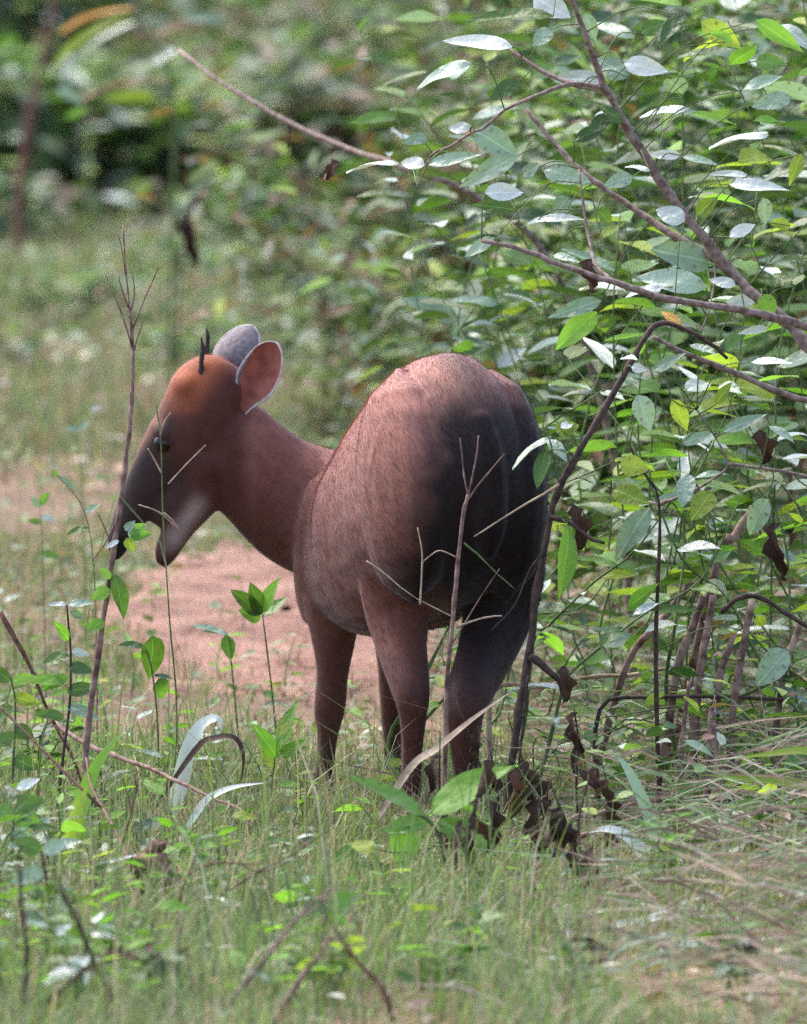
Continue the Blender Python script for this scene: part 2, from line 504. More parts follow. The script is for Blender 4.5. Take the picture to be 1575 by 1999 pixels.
# dead leaf and twig litter lying in the grass
x, y = sow(7500, -2.8, 14, .7)
m = RNG.uniform(0, 1, len(x)) < .14 + .8 * (x > .12) * (y < 2.5) - .25 * bare_mask(x, y)
x, y = x[m], y[m]; n = len(x)
az = RNG.uniform(0, 6.28, n)
litter = leaf_cloud('leaf_litter', np.stack([x, y, terrain(x, y) + RNG.uniform(.002, .014, n)], 1), np.stack([np.cos(az), np.sin(az), RNG.uniform(-.1, .4, n)], 1),
    np.stack([RNG.normal(0, .4, n), RNG.normal(0, .4, n), np.ones(n)], 1), RNG.uniform(.018, .045, n),
    palette(n, [(.30, .20, .14), (.42, .33, .26), (.14, .08, .06), (.52, .48, .42), (.24, .12, .07)], (4, 3, 3, 2, 1)), 'oval')
tag(litter, 'scattered small brown and bleached dead leaves lying in the grass', 'leaf litter')

# ------------------------------------------------------------------ the deer
AZ = math.radians(20)
FWD = np.array((-math.sin(AZ), math.cos(AZ), 0)); RGT = np.array((math.cos(AZ), math.sin(AZ), 0)); UP = np.array((0, 0, 1.0))
HIP = np.array((P(890, 1610, 0)[0], 0.0, 0.0))
def D(l, w, h): return HIP + FWD * l + RGT * w + UP * h
def loft(secs, n=20, sub=4):
    """secs: centre, half-axis a, half-axis b"""
    q = catmull(np.array([np.concatenate(s) for s in secs]), sub)
    return rings(q[:, :3], q[:, 3:6], q[:, 6:9], n)
pieces = []
torso = [(-.105, .455, .415, .012), (-.085, .505, .36, .05), (-.05, .545, .31, .082), (0, .570, .275, .100), (.07, .566, .25, .103), (.15, .545, .222, .098),
         (.23, .508, .207, .092), (.30, .470, .205, .080), (.37, .432, .215, .064), (.43, .405, .24, .046), (.47, .385, .28, .026)]
# trunk: egg shaped sections, fuller below, with a narrow back
secs = []
tv, tf = [], []
q = catmull(np.array(torso), 5)
nn = 24
for l, top, bot, hw in q:
    cz, hh = (top + bot) / 2, (top - bot) / 2
    for k in range(nn):
        th = 2 * math.pi * k / nn
        s, c = math.sin(th), math.cos(th)
        wide = hw * (1 + .24 * (-s)) * (abs(c) ** .92) * (1 if c >= 0 else -1)
        tv.append(D(l, wide, cz + hh * s))
m_ = len(q)
for i in range(m_ - 1):
    for k in range(nn):
        k2 = (k + 1) % nn
        tf.append((i * nn + k, i * nn + k2, (i + 1) * nn + k2, (i + 1) * nn + k))
tf.append(tuple(range(nn))[::-1]); tf.append(tuple((m_ - 1) * nn + k for k in range(nn)))
pieces.append((tv, tf))
def limb(pts, n=14):
    return tube([P(a, b, y) for a, b, y, r in pts], [r * PX for a, b, y, r in pts], n, 5)
def ell(c, a, b, d):
    """ellipsoid with half axes given as vectors"""
    secs = []
    for t in np.linspace(-1, 1, 11):
        k = math.sqrt(max(1 - t * t, .0004))
        secs.append((c + a * t, b * k, d * k))
    return loft(secs, 18, 1)
# haunches: thigh muscles that stand out from the trunk
for s in (-1, 1):
    c = D(.015, s * .060, .41)
    pieces.append(ell(c, (UP * .14 + FWD * .03), RGT * .052, FWD * .098 - UP * .02))
    c = D(.375, s * .036, .305)                                                    # shoulder blades
    pieces.append(ell(c, UP * .108 - FWD * .02, RGT * .035, FWD * .056))
    pieces.append(ell(D(.20, s * .043, .335), FWD * .13, RGT * .056, UP * .115))     # rib cage
LEGS = {
    'hind_left': [(786, 1010, .03, 84), (772, 1110, .07, 76), (776, 1195, .065, 66), (783, 1255, .04, 52), (794, 1310, .01, 44), (804, 1360, -.014, 36), (806, 1405, -.012, 27), (804, 1475, .0, 21), (801, 1545, .006, 23), (800, 1580, .022, 22), (799, 1602, .03, 18)],
    'hind_right': [(975, 1010, .05, 86), (985, 1120, .09, 80), (968, 1215, .08, 68), (938, 1300, .035, 54), (908, 1370, -.025, 45), (906, 1422, -.03, 35), (909, 1495, -.02, 26), (914, 1575, -.012, 25), (917, 1606, .005, 22), (918, 1626, .012, 18)],
    'fore_left': [(652, 1090, .345, 74), (650, 1180, .335, 60), (651, 1245, .33, 46), (649, 1315, .33, 33), (643, 1385, .335, 32), (639, 1435, .335, 22), (634, 1505, .335, 19), (629, 1542, .345, 23), (626, 1566, .35, 17)],
    'fore_right': [(762, 1120, .40, 58), (765, 1220, .40, 42), (768, 1300, .40, 33), (768, 1380, .40, 28), (767, 1440, .40, 21), (766, 1505, .40, 18), (765, 1535, .41, 20), (764, 1552, .415, 16)],
}
for k, pts in LEGS.items(): pieces.append(limb(pts))
# neck, bent round to the left
HY = .385
def sec(px, py, Y, ax, ra, rb):
    """ellipse seen in profile: ax = image direction (dx, dy) of half axis ra, depth half axis rb"""
    c = P(px, py, Y); e = P(px + ax[0], py + ax[1], Y) - c; e = e / np.linalg.norm(e)
    return (c, e * ra * PX, np.array((0, 1.0, 0)) * rb * PX)
neck = [(720, 1005, .36, (.1, -1), 118, 92), (660, 1010, .39, (.12, -1), 132, 96), (600, 995, .405, (.22, -1), 131, 84), (548, 968, .405, (.36, -1), 123, 72), (500, 925, .395, (.5, -1), 112, 62), (455, 880, .388, (.62, -1), 104, 56), (425, 850, .385, (.7, -1), 90, 48), (405, 835, .385, (.7, -1), 60, 34)]
pieces.append(loft([sec(*s) for s in neck], 20, 5))
# head, profile to the left, muzzle down: s along the axis, n towards the forehead
HAX, HNX = (-.555, .832), (-.832, -.555)
def hp(s, n): return 430 + HAX[0] * s + HNX[0] * n, 770 + HAX[1] * s + HNX[1] * n
head = [(-62, 18, 26, 26), (-42, 18, 58, 46), (0, 18, 80, 60), (55, 8, 86, 63), (105, 3, 83, 58), (150, 8, 73, 50), (190, 15, 59, 40), (235, 19, 46, 33), (284, 16, 36, 29), (318, 13, 30, 27), (345, 8, 26, 26), (366, 2, 20, 20), (384, -4, 9, 9)]
pieces.append(loft([sec(*hp(s, n), HY, HNX, a, b) for s, n, a, b in head], 20, 4))
jaw = [(418, 880, 66, 48), (398, 935, 62, 46), (375, 982, 47, 36), (353, 1022, 34, 28), (335, 1055, 28, 24), (321, 1082, 24, 21), (312, 1103, 13, 12)]
pieces.append(loft([sec(a, b, HY, (-.83, -.55), r, rb) for a, b, r, rb in jaw], 16, 4))
pieces.append(loft([sec(a, b, HY, (-.83, -.55), r, rb) for a, b, r, rb in [(385, 920, 60, 44), (352, 968, 50, 36), (322, 1004, 34, 28), (304, 1024, 17, 16)]], 16, 4))
pieces.append(ell(P(318, 856, HY - .026), P(340, 820, HY) - P(318, 856, HY), RGT * .0, UP * 0) if False else ell(P(322, 850, HY), np.array((.017, 0, -.02)), np.array((.014, 0, .012)), np.array((0, .0395, 0))))
pieces.append(ell(P(398, 905, HY), np.array((.022, 0, -.034)), np.array((.022, 0, .014)), np.array((0, .0375, 0))))   # cheeks
pieces.append(ell(P(372, 752, HY), np.array((.026, 0, .012)), np.array((-.010, 0, .022)), np.array((0, .037, 0))))    # forehead ridges   # brow and eye sockets
# tail, hanging close to the rump
pieces.append(tube([D(-.07, 0, .50), D(-.084, .004, .46), D(-.088, .008, .41), D(-.085, .01, .36), D(-.076, .012, .33)], [.02, .024, .024, .02, .008], 12, 4))
V, F = merge(pieces)
from mathutils.bvhtree import BVHTree
bvh = BVHTree.FromPolygons([Vector(p) for p in V], F)
def on_body(px, py):
    h = bvh.ray_cast(Vector((0, CAM_Y, CAM_H)), Vector(ray(px, py)))
    return None if h[0] is None else (np.array(h[0]), np.array(h[1]))
for fold, r in (([(790, 730), (765, 775), (742, 835), (724, 900), (716, 960), (715, 1010)], (.006, .012, .015, .016, .012, .005)),):
    hits = [on_body(*p) for p in fold]
    if all(h is not None for h in hits):
        pieces.append(tube([p - n_ * (rr - (.0048 if max(r) > .012 else .004) * (rr / max(r)) ** 2 + .003) for (p, n_), rr in zip(hits, r)], r, 12, 5))
V, F = merge(pieces)
raw = link('raw', new_mesh('raw', V, F, None))
md = raw.modifiers.new('r', 'REMESH'); md.mode = 'VOXEL'; md.voxel_size = .0034
ms = raw.modifiers.new('s', 'SMOOTH'); ms.factor = .5; ms.iterations = 11
bpy.context.view_layer.update()
body_me = bpy.data.meshes.new_from_object(raw.evaluated_get(bpy.context.evaluated_depsgraph_get()))
bpy.data.objects.remove(raw)
nvb = len(body_me.vertices)
bv = np.empty(nvb * 3, np.float32); body_me.vertices.foreach_get('co', bv); bv = bv.reshape(-1, 3).astype(float)
bn = np.empty(nvb * 3, np.float32); body_me.vertices.foreach_get('normal', bn); bn = bn.reshape(-1, 3).astype(float)
def sstep(a, b, x): t = np.clip((x - a) / (b - a), 0, 1); return t * t * (3 - 2 * t)
def mixc(c, col, m): return c * (1 - m[:, None]) + np.array(col) * m[:, None]
def coat_colour(p, nrm):
    """coat colours: red head, dark face and neck, grey brown back, blackish rump and tail; shade is painted into rump and lower flanks"""
    q = p - HIP
    l, w, h = q @ FWD, q @ RGT, q[:, 2]
    ix, iy = project(p)
    s = (ix - 430) * HAX[0] + (iy - 770) * HAX[1]; nf = (ix - 430) * HNX[0] + (iy - 770) * HNX[1]
    c = np.tile(np.array((.37, .165, .13)), (len(p), 1))
    grain = vnoise(p[:, 0] * 90 + p[:, 1] * 60, p[:, 2] * 90, 2)
    c = mixc(c, (.125, .042, .029), sstep(.52, .31, h) * .94)                               # lower flanks, darkened to paint in the shade below the lit back
    rump = sstep(.075, -.03, l - .8 * np.clip(w, -.03, .08)) * sstep(.585, .49, h) * sstep(-.108, -.046, w + .22 * (.40 - h) + .018 * (vnoise(p[:, 2] * 55, p[:, 0] * 55, 8) - .5))  # dark rear coat, with the shade of the unlit right side painted in
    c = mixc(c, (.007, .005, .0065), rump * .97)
    c = mixc(c, (.014, .009, .009), sstep(.0, .03, w) * sstep(.14, .06, l) * sstep(.33, .26, h) * .9)  # darker right hind leg and inner thigh
    c = mixc(c, (.11, .075, .065), sstep(.035, .0, np.abs(w)) * sstep(.50, .55, h) * .7)  # dark line along the back
    c = mixc(c, (.100, .036, .027), sstep(.26, .13, h) * .9 * (1 - .75 * rump * sstep(.10, .22, h)))                               # legs
    c = mixc(c, (.045, .028, .026), sstep(.10, .03, h) * .7)
    neck_m = sstep(.40, .47, l) * sstep(640, 590, ix)
    c = mixc(c, (.085, .030, .023), neck_m)
    hd = sstep(500, 455, ix) * (l > .3)
    c = mixc(c, (.088, .029, .021), hd)
    c = mixc(c, (.29, .078, .032), hd * sstep(110, 20, s) * sstep(-5, 55, nf))            # red crown and forehead
    c = mixc(c, (.16, .055, .03), hd * sstep(45, 70, nf) * sstep(60, 120, s) * .8)        # red nose bridge
    c = mixc(c, (.035, .022, .02), hd * sstep(110, 200, s) * sstep(-75, -10, nf) * sstep(75, 55, nf) * .85)    # dark muzzle
    c = mixc(c, (.02, .013, .013), hd * np.exp(-((nf - 55) / 14) ** 2) * sstep(70, 110, s) * .9)  # dark facial stripe
    c = mixc(c, (.40, .30, .27), hd * np.exp(-((nf + 84) / 20) ** 2) * sstep(170, 215, s) * sstep(330, 280, s) * .8)  # pale throat edge
    c = mixc(c, (.012, .01, .011), hd * sstep(328, 345, s) * sstep(-40, -25, nf))           # nose
    return np.clip(c * (.86 + .28 * grain)[:, None], 0, 1)
def coat_material():
    m, nt, b = mat_base('deer_coat', .62, .22)
    L = nt.links.new
    at = nt.nodes.new('ShaderNodeAttribute'); at.attribute_name = 'tint'
    L(at.outputs['Color'], b.inputs['Base Color'])
    b.inputs['Sheen Weight'].default_value = .16
    b.inputs['Sheen Roughness'].default_value = .45
    b.inputs['Sheen Tint'].default_value = (.88, .84, .98, 1)
    return m
M['coat'] = coat_material()
body_me.materials.clear(); body_me.materials.append(M['coat'])
body_me.polygons.foreach_set('use_smooth', [True] * len(body_me.polygons))
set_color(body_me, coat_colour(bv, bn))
DEER = thing('deer', 'brown deer seen from behind, standing on the grass with its head turned aside to browse', 'deer', (HIP[0], HIP[1], 0))
DOFF = np.array(DEER.location)
bco = (bv - DOFF).astype(np.float32); body_me.vertices.foreach_set('co', bco.ravel()); body_me.update()
body_me.name = 'body'
link('body', body_me, DEER)

def fur(p0, nrm, rgb, flow, length, width, lift=.10):
    n = len(p0)
    fl = flow - nrm * (flow * nrm).sum(1, keepdims=True)
    fl = fl / (np.linalg.norm(fl, axis=1, keepdims=True) + 1e-6) + RNG.normal(0, .16, (n, 3))
    d = fl + nrm * (lift * RNG.uniform(.5, 1.4, (n, 1))); d = d / np.linalg.norm(d, axis=1, keepdims=True)
    side = np.cross(d, nrm); side = side / (np.linalg.norm(side, axis=1, keepdims=True) + 1e-6)
    b = p0 - nrm * .0008
    V = np.stack([b - side * width[:, None] / 2, b + side * width[:, None] / 2, b + d * length[:, None]], 1).reshape(-1, 3)
    T = np.arange(n * 3).reshape(-1, 3)
    nn_ = np.repeat((nrm + d * .25 + RNG.normal(0, .12, (n, 3)))[:, None], 3, 1).reshape(-1, 3)
    nn_ = nn_ / np.linalg.norm(nn_, axis=1, keepdims=True)
    return V, T, np.repeat(rgb[:, None], 3, 1).reshape(-1, 3), nn_
body_me.calc_loop_triangles()
tri = np.empty(len(body_me.loop_triangles) * 3, np.int32); body_me.loop_triangles.foreach_get('vertices', tri); tri = tri.reshape(-1, 3)
ta = np.linalg.norm(np.cross(bv[tri[:, 1]] - bv[tri[:, 0]], bv[tri[:, 2]] - bv[tri[:, 0]]), axis=1)
NF = 320000
pick = RNG.choice(len(tri), NF, p=ta / ta.sum())
bc = RNG.dirichlet((1, 1, 1), NF)
fp = (bv[tri[pick]] * bc[:, :, None]).sum(1); fn = (bn[tri[pick]] * bc[:, :, None]).sum(1)
fn = fn / np.linalg.norm(fn, axis=1, keepdims=True)
ql = fp - HIP; fl_, fh_ = ql @ FWD, ql[:, 2]
ix, iy = project(fp)
is_head = ((ix < 490) & (fl_ > .3))
is_leg = fh_ < .22
is_neck = (ix < 610) & (fl_ > .35) & ~is_head
flow = np.where(is_head[:, None], np.array((.55, 0, .83)), np.where(is_leg[:, None], -UP + 0 * FWD, np.where(is_neck[:, None], np.array((.8, 0, -.6)), -FWD * .75 - UP * .6)))
flen = np.where(is_head, .0085, np.where(is_leg, .008, np.where(is_neck, .010, .0105))) * RNG.uniform(.6, 1.35, NF)
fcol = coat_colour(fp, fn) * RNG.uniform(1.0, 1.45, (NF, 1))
v, t, c, nn_ = fur(fp - DOFF, fn, fcol, flow, flen, RNG.uniform(.0004, .0007, NF))
fm = fast_mesh('fur', v, t, M['coat'], color=c)
fm.normals_split_custom_set_from_vertices(nn_.tolist())
tag(link('fur', fm, DEER), kind='stuff')

# ears: thick cupped shells
def sst(a, b, t):
    t = min(max((t - a) / (b - a), 0), 1); return t * t * (3 - 2 * t)
def ear(base, tip, width, cup_dir, inner_mat, outer_mat):
    ax = tip - base; L = np.linalg.norm(ax); ax = ax / L
    cup = cup_dir - ax * np.dot(cup_dir, ax); cup = cup / np.linalg.norm(cup)
    sd = np.cross(ax, cup)
    nu, nv = 17, 20
    vin, vout = [], []
    for j in range(nv):
        t = math.sin(math.pi / 2 * j / (nv - 1))
        w = width * (.42 + .58 * sst(0, .45, t)) * math.sqrt(max(1 - max(0, (t - .42) / .58) ** 2.3, .0004))
        w = max(w, width * .02)
        for i in range(nu):
            s = (i / (nu - 1) - .5) * 2
            ang = s * (1.25 - .45 * t)
            r = w / math.sin(1.25 - .45 * t)
            p = base + ax * (t * L) + sd * math.sin(ang) * r + cup * (r * (1 - math.cos(ang)) * .85 - .010 * math.sin(math.pi * t))
            vin.append(p)
            vout.append(p - cup * .0026 * math.cos(ang) - sd * .002 * math.sin(ang))
    f1, f2, f3 = [], [], []
    o = nu * nv
    for j in range(nv - 1):
        for i in range(nu - 1):
            a = j * nu + i
            f1.append((a, a + 1, a + nu + 1, a + nu)); f2.append((o + a, o + a + nu, o + a + nu + 1, o + a + 1))
    edge = [i for i in range(nu)] + [j * nu + nu - 1 for j in range(1, nv)] + [(nv - 1) * nu + i for i in range(nu - 2, -1, -1)] + [j * nu for j in range(nv - 2, 0, -1)]
    for a, b in zip(edge, edge[1:] + edge[:1]): f3.append((a, o + a, o + b, b))
    vv = [p - DOFF for p in vin + vout]
    me = new_mesh('ear', vv, f1 + f2 + f3, inner_mat)
    me.materials.append(outer_mat); me.materials.append(M['ear_rim'])
    me.polygons.foreach_set('material_index', [0] * len(f1) + [1] * len(f2) + [2] * len(f3))
    o_ = link('ear', me, DEER)
    # rim of pale hair
    rimp = [vin[k] for k in edge[nu // 2 + 0:] if True]
    side_a = [vin[j * nu + nu - 1] for j in range(3, nv - 1)] + [vin[(nv - 1) * nu + nu // 2]] + [vin[j * nu] for j in range(nv - 2, 2, -1)]
    off = np.array(DEER.location)
    rv, rf = tube(side_a, list(np.interp(np.linspace(0, 1, len(side_a)), (0, .5, .62, 1), (.0014, .0014, .0007, .0005))), 6, 2)
    rim = link('ear_rim', new_mesh('ear_rim', [np.asarray(p) - off for p in rv], rf, M['ear_rim']), o_)
    return o_
def hair_mat(name, c0, c1, scale=160):
    m = bark_material(name, c0, c1, scale, .75)
    b = m.node_tree.nodes['Principled BSDF']; b.inputs['Sheen Weight'].default_value = .4; b.inputs['Sheen Roughness'].default_value = .4
    return m
M['ear_in'] = hair_mat('ear_inside_skin', (.17, .045, .032), (.36, .115, .085), 45)
M['ear_out'] = hair_mat('ear_back_hair', (.12, .10, .115), (.22, .19, .21))
M['ear_rim'] = hair_mat('ear_pale_edge_hair', (.34, .30, .31), (.58, .54, .55))
M['antler'] = bark_material('antler_dark', (.018, .013, .012), (.06, .04, .035), 200)
ear(P(470, 800, HY - .022), P(540, 670, HY - .045), 43 * PX, np.array((-.35, -1, .1)), M['ear_in'], M['ear_out'])
ear(P(420, 738, HY + .03), P(492, 636, HY + .05), 47 * PX, np.array((.55, .9, -.3)), M['ear_in'], M['ear_out'])
for dy, x0 in ((-.026, 394), (.022, 404)):
    bs = P(x0, 738 - (20 if dy > 0 else 0), HY + dy)
    mesh_part('antler', tube([bs, bs + np.array((-.001, 0, .018)), bs + np.array((.001, .003, .036)), bs + np.array((-.001, .004, .050))], [.0046, .0036, .0028, .0008], 8, 4, .06), M['antler'], DEER)
m, nt, b = mat_base('eye_dark', .22, .5); b.inputs['Base Color'].default_value = (.006, .004, .004, 1); M['eye'] = m
for sgn in (-1, 1):
    c = P(318, 862, HY) + np.array((0, sgn * .0305, 0))
    mesh_part('eye', ell(c, np.array((.009, 0, -.007)), np.array((.006, 0, .0078)), np.array((0, .0075, 0))), M['eye'], DEER)
# cloven hooves
M['hoof'] = bark_material('hoof_horn', (.015, .012, .011), (.05, .04, .036), 150, .45)
for k, pts in LEGS.items():
    a, b_, yy, r = pts[-1]
    c = P(a, b_, yy)
    gz = float(terrain(c[0], c[1])) - .002
    hv = []
    for sd in (-1, 1):
        cc = np.array((c[0] + .0065 * sd, c[1] + .004, gz))
        sect = []
        for t, sc_, fw in ((0, 1.0, .006), (.4, .85, .003), (1, .62, -.002)):
            sect.append((cc + np.array((0, fw, t * .026)), np.array((.0068 * sc_, 0, 0)), np.array((0, .017 * sc_, 0))))
        hv.append(loft(sect, 12, 3))
    mesh_part('hoof', merge(hv), M['hoof'], DEER)

# ------------------------------------------------------------------ plants
def pix_path(pts, Y):
    """photograph pixels (and one depth, or one per point) -> path in the place"""
    Ys = Y if hasattr(Y, '__len__') else [Y] * len(pts)
    return np.array([P(a, b, y) for (a, b), y in zip(pts, Ys)])
def on_ground(p):
    p = np.array(p, float); p[2] = float(terrain(p[0], p[1])); return p
def stem_part(root, pts, r0, r1, mat, name='stem', n=6, wob=.08):
    return mesh_part(name, tube(pts, np.linspace(r0, r1, len(pts)), n, 4, wob), M[mat], root)
def rand_unit():
    v = RNG.normal(0, 1, 3); return v / np.linalg.norm(v)
def along(pts, t):
    q = catmull(pts, 8); f = t * (len(q) - 1); i = min(int(f), len(q) - 2)
    return q[i] + (q[i + 1] - q[i]) * (f - i), q[i + 1] - q[i]
def leafy_stem(root, pts, r0, r1, nleaf, lmin, lmax, kinds, t0=.25, bark='stem_green', shapes=('lance', 'lance2'), flat=.7, stem_name='stem', droop=.15):
    stem_part(root, pts, r0, r1, bark, stem_name)
    a = RNG.uniform(0, 6.28)
    for i in range(nleaf):
        t = t0 + (1 - t0) * (i + RNG.uniform(-.2, .2)) / max(nleaf - 1, 1)
        p, tg = along(pts, float(np.clip(t, 0, 1)))
        a += 2.4
        tg = tg / np.linalg.norm(tg)
        out = np.array((math.cos(a), math.sin(a), RNG.uniform(-droop - .25, .35 - droop)))
        d = out + tg * .35
        n = np.array((0, 0, 1.0)) * flat + rand_unit() * (1.15 - flat)
        m = kinds[int(RNG.integers(len(kinds)))]
        put_leaf(root, p, d, n, float(RNG.uniform(lmin, lmax)), shapes[int(RNG.integers(len(shapes)))], m, float(RNG.uniform(.8, 1.25)))
def bez(a, b, bend, n=6, jit=.01):
    """stem that starts upright at a and ends at b"""
    a, b = np.asarray(a, float), np.asarray(b, float)
    c = a + np.array((0, 0, (b[2] - a[2]) * bend)) + (b - a) * np.array((.12, .12, 0))
    t = np.linspace(0, 1, n)[:, None]
    q = a * (1 - t) ** 2 + 2 * c * t * (1 - t) + b * t * t
    q[1:-1] += RNG.normal(0, jit, (n - 2, 3))
    return q

# --- the arching woody shrub at the right, with the long bare grey branches
shrub = thing('arching_shrub', 'shrub with long bare grey branches arching from the right over leafy undergrowth', 'shrub', on_ground(P(1880, 1560, .1)))
rootp = np.array(shrub.location)
branches = [
    ([(1880, 1560), (1800, 1150), (1690, 830), (1575, 672), (1515, 615), (1440, 545), (1380, 470), (1300, 368), (1232, 262), (1185, 180), (1160, 115), (1122, 15), (1100, -40)], (.1, .1, .12, .15, .16, .18, .18, .18, .16, .15, .14, .12, .1), .0105, .0026),
    ([(1442, 550), (1395, 507), (1330, 468), (1240, 410), (1150, 345), (1090, 290), (1026, 213)], (.18, .2, .22, .25, .27, .3, .32), .0058, .0030),
    ([(1640, 660), (1560, 632), (1480, 612), (1400, 598), (1300, 583), (1200, 552), (1100, 518), (1010, 484), (940, 470)], (.14, .1, .06, .04, .03, .03, .04, .05, .06), .0062, .0024),
    ([(1182, 176), (1120, 165), (1060, 140), (1000, 100), (960, 78)], (.15, .18, .2, .22, .25), .0040, .0016),
    ([(1182, 172), (1110, 165), (1040, 190), (985, 215), (945, 250), (925, 256)], (.15, .12, .1, .1, .1, .1), .0030, .0014),
    ([(925, 256), (880, 285), (845, 300), (830, 330), (815, 365)], (.1, .1, .12, .12, .14), .0018, .001),
    ([(1200, 552), (1165, 520), (1150, 470), (1140, 410), (1130, 330)], (.03, .06, .1, .12, .14), .0028, .0013),
    ([(1690, 830), (1600, 790), (1530, 768), (1420, 722), (1340, 690), (1275, 657)], (.12, .05, .02, 0, -.02, -.03), .0052, .0024),
    ([(1395, 520), (1395, 545), (1385, 600), (1368, 650)], (.2, .17, .14, .12), .0014, .0009),
]
paths = []
for pts, Ys, r0, r1 in branches:
    q = pix_path(pts, Ys)
    if len(paths) == 0: q[0] = rootp
    stem_part(shrub, q, r0, r1, 'bark_grey', 'branch', 8, .13)
    paths.append(catmull(q, 6))
SHRUB_PTS = np.concatenate(paths)
def attach(root, cloud, leafs, Y, jitY=.05, bark='stem_green'):
    """leaves seen between two pixels, each joined to the nearest branch by a thin twig"""
    for (x1, y1, x2, y2, w, mat, *sh) in leafs:
        yy = Y + float(RNG.uniform(-jitY, jitY))
        b = P(x1, y1, yy)
        L = math.hypot(x2 - x1, y2 - y1)
        kind = sh[0] if sh else ('oval' if w / L > .42 else 'lance' if RNG.random() < .6 else 'lance2')
        leaf_between(root, (x1, y1), (x2, y2), w, yy, kind, mat, yy + float(RNG.uniform(-.03, .03)))
        k = int(np.argmin(((cloud - b) ** 2).sum(1)))
        a = cloud[k]
        if np.linalg.norm(a - b) > .006:
            mid = (a + b) / 2 + np.array((0, 0, .15 * np.linalg.norm(a - b))) + RNG.normal(0, .004, 3)
            mesh_part('twig', tube([a, mid, b], [.0010, .0008, .0006], 5, 4), M[bark], root)
HIGH = [
    (1000, 92, 867, 73, 30, 'pale'), (921, 124, 803, 156, 30, 'glaucous'), (829, 321, 781, 315, 26, 'pale'), (778, 320, 676, 314, 12, 'pale'), (835, 322, 937, 298, 24, 'glaucous'),
    (924, 254, 1013, 302, 52, 'glaucous'), (1010, 305, 895, 362, 40, 'glaucous'), (917, 251, 874, 248, 24, 'pale'), (835, 267, 790, 276, 24, 'glaucous'), (946, 378, 1025, 371, 36, 'pale'),
    (1006, 410, 924, 397, 30, 'green'), (965, 464, 905, 498, 26, 'glaucous'), (1095, 429, 1041, 429, 12, 'pale'), (1041, -5, 1112, 30, 50, 'pale'), (1080, 32, 911, 30, 26, 'green'),
    (1076, 57, 1041, 86, 32, 'glaucous'), (1217, 124, 1303, 137, 38, 'pale'), (1174, 158, 1076, 150, 36, 'pale'), (1226, 150, 1166, 111, 42, 'glaucous'), (1346, 214, 1251, 212, 18, 'pale'),
    (1346, 223, 1436, 236, 16, 'fresh'), (1500, 266, 1384, 266, 16, 'pale'), (1329, 304, 1264, 300, 20, 'pale'), (1329, 306, 1410, 321, 14, 'glaucous'), (1269, 334, 1221, 317, 12, 'pale'),
    (1461, 343, 1384, 336, 14, 'pale'), (1423, 360, 1539, 366, 24, 'pale'), (1337, 431, 1281, 407, 38, 'pale'), (1359, 420, 1397, 386, 32, 'yellow'), (1449, 176, 1521, 141, 22, 'glaucous'),
    (1521, 47, 1585, 88, 28, 'pale'), (1367, 43, 1449, 90, 42, 'yellow'), (1474, 39, 1569, 99, 36, 'fresh'), (1140, 26, 1166, 79, 28, 'glaucous'), (1050, 429, 1144, 424, 16, 'pale'),
    (1080, 497, 1131, 510, 16, 'glaucous'), (1389, 514, 1281, 484, 56, 'glaucous'), (1380, 561, 1243, 531, 48, 'glaucous'), (1436, 557, 1384, 544, 22, 'pale'), (1474, 587, 1419, 587, 26, 'pale'),
    (1166, 609, 1084, 677, 46, 'fresh'), (1174, 587, 1071, 617, 32, 'glaucous'), (1487, 574, 1509, 626, 38, 'green'), (1487, 386, 1500, 441, 30, 'glaucous'), (1543, 440, 1504, 433, 24, 'yellow'),
    (1423, 463, 1474, 433, 24, 'pale'), (1474, 120, 1534, 124, 34, 'green'), (1166, 410, 1200, 440, 30, 'green'), (1060, 330, 1150, 352, 42, 'glaucous'), (1110, 385, 1080, 420, 36, 'glaucous'),
    (1235, 345, 1180, 360, 30, 'glaucous'), (1020, 345, 1050, 320, 26, 'glaucous'), (1430, 80, 1390, 60, 20, 'fresh'), (1545, 190, 1470, 205, 34, 'glaucous'), (1500, 640, 1440, 650, 16, 'pale'),
    (1290, 560, 1220, 570, 16, 'pale'), (1565, 300, 1540, 360, 26, 'yellow'), (1250, 65, 1300, 40, 30, 'green'), (1330, 30, 1290, 75, 30, 'dark'), (1190, 225, 1150, 255, 30, 'dark'),
    (1215, 240, 1170, 200, 24, 'green'), (1010, 160, 960, 190, 34, 'dark'), (1120, 275, 1180, 245, 26, 'dark'), (1545, 560, 1510, 530, 26, 'green'), (1330, 640, 1290, 600, 22, 'orange'),
]
attach(shrub, SHRUB_PTS, HIGH, .16, .12)
leaf_between(shrub, (1150, 505), (1148, 572), 46, .12, 'curl', 'dead')
leaf_between(shrub, (660, 315), (625, 350), 30, .3, 'curl', 'dead')

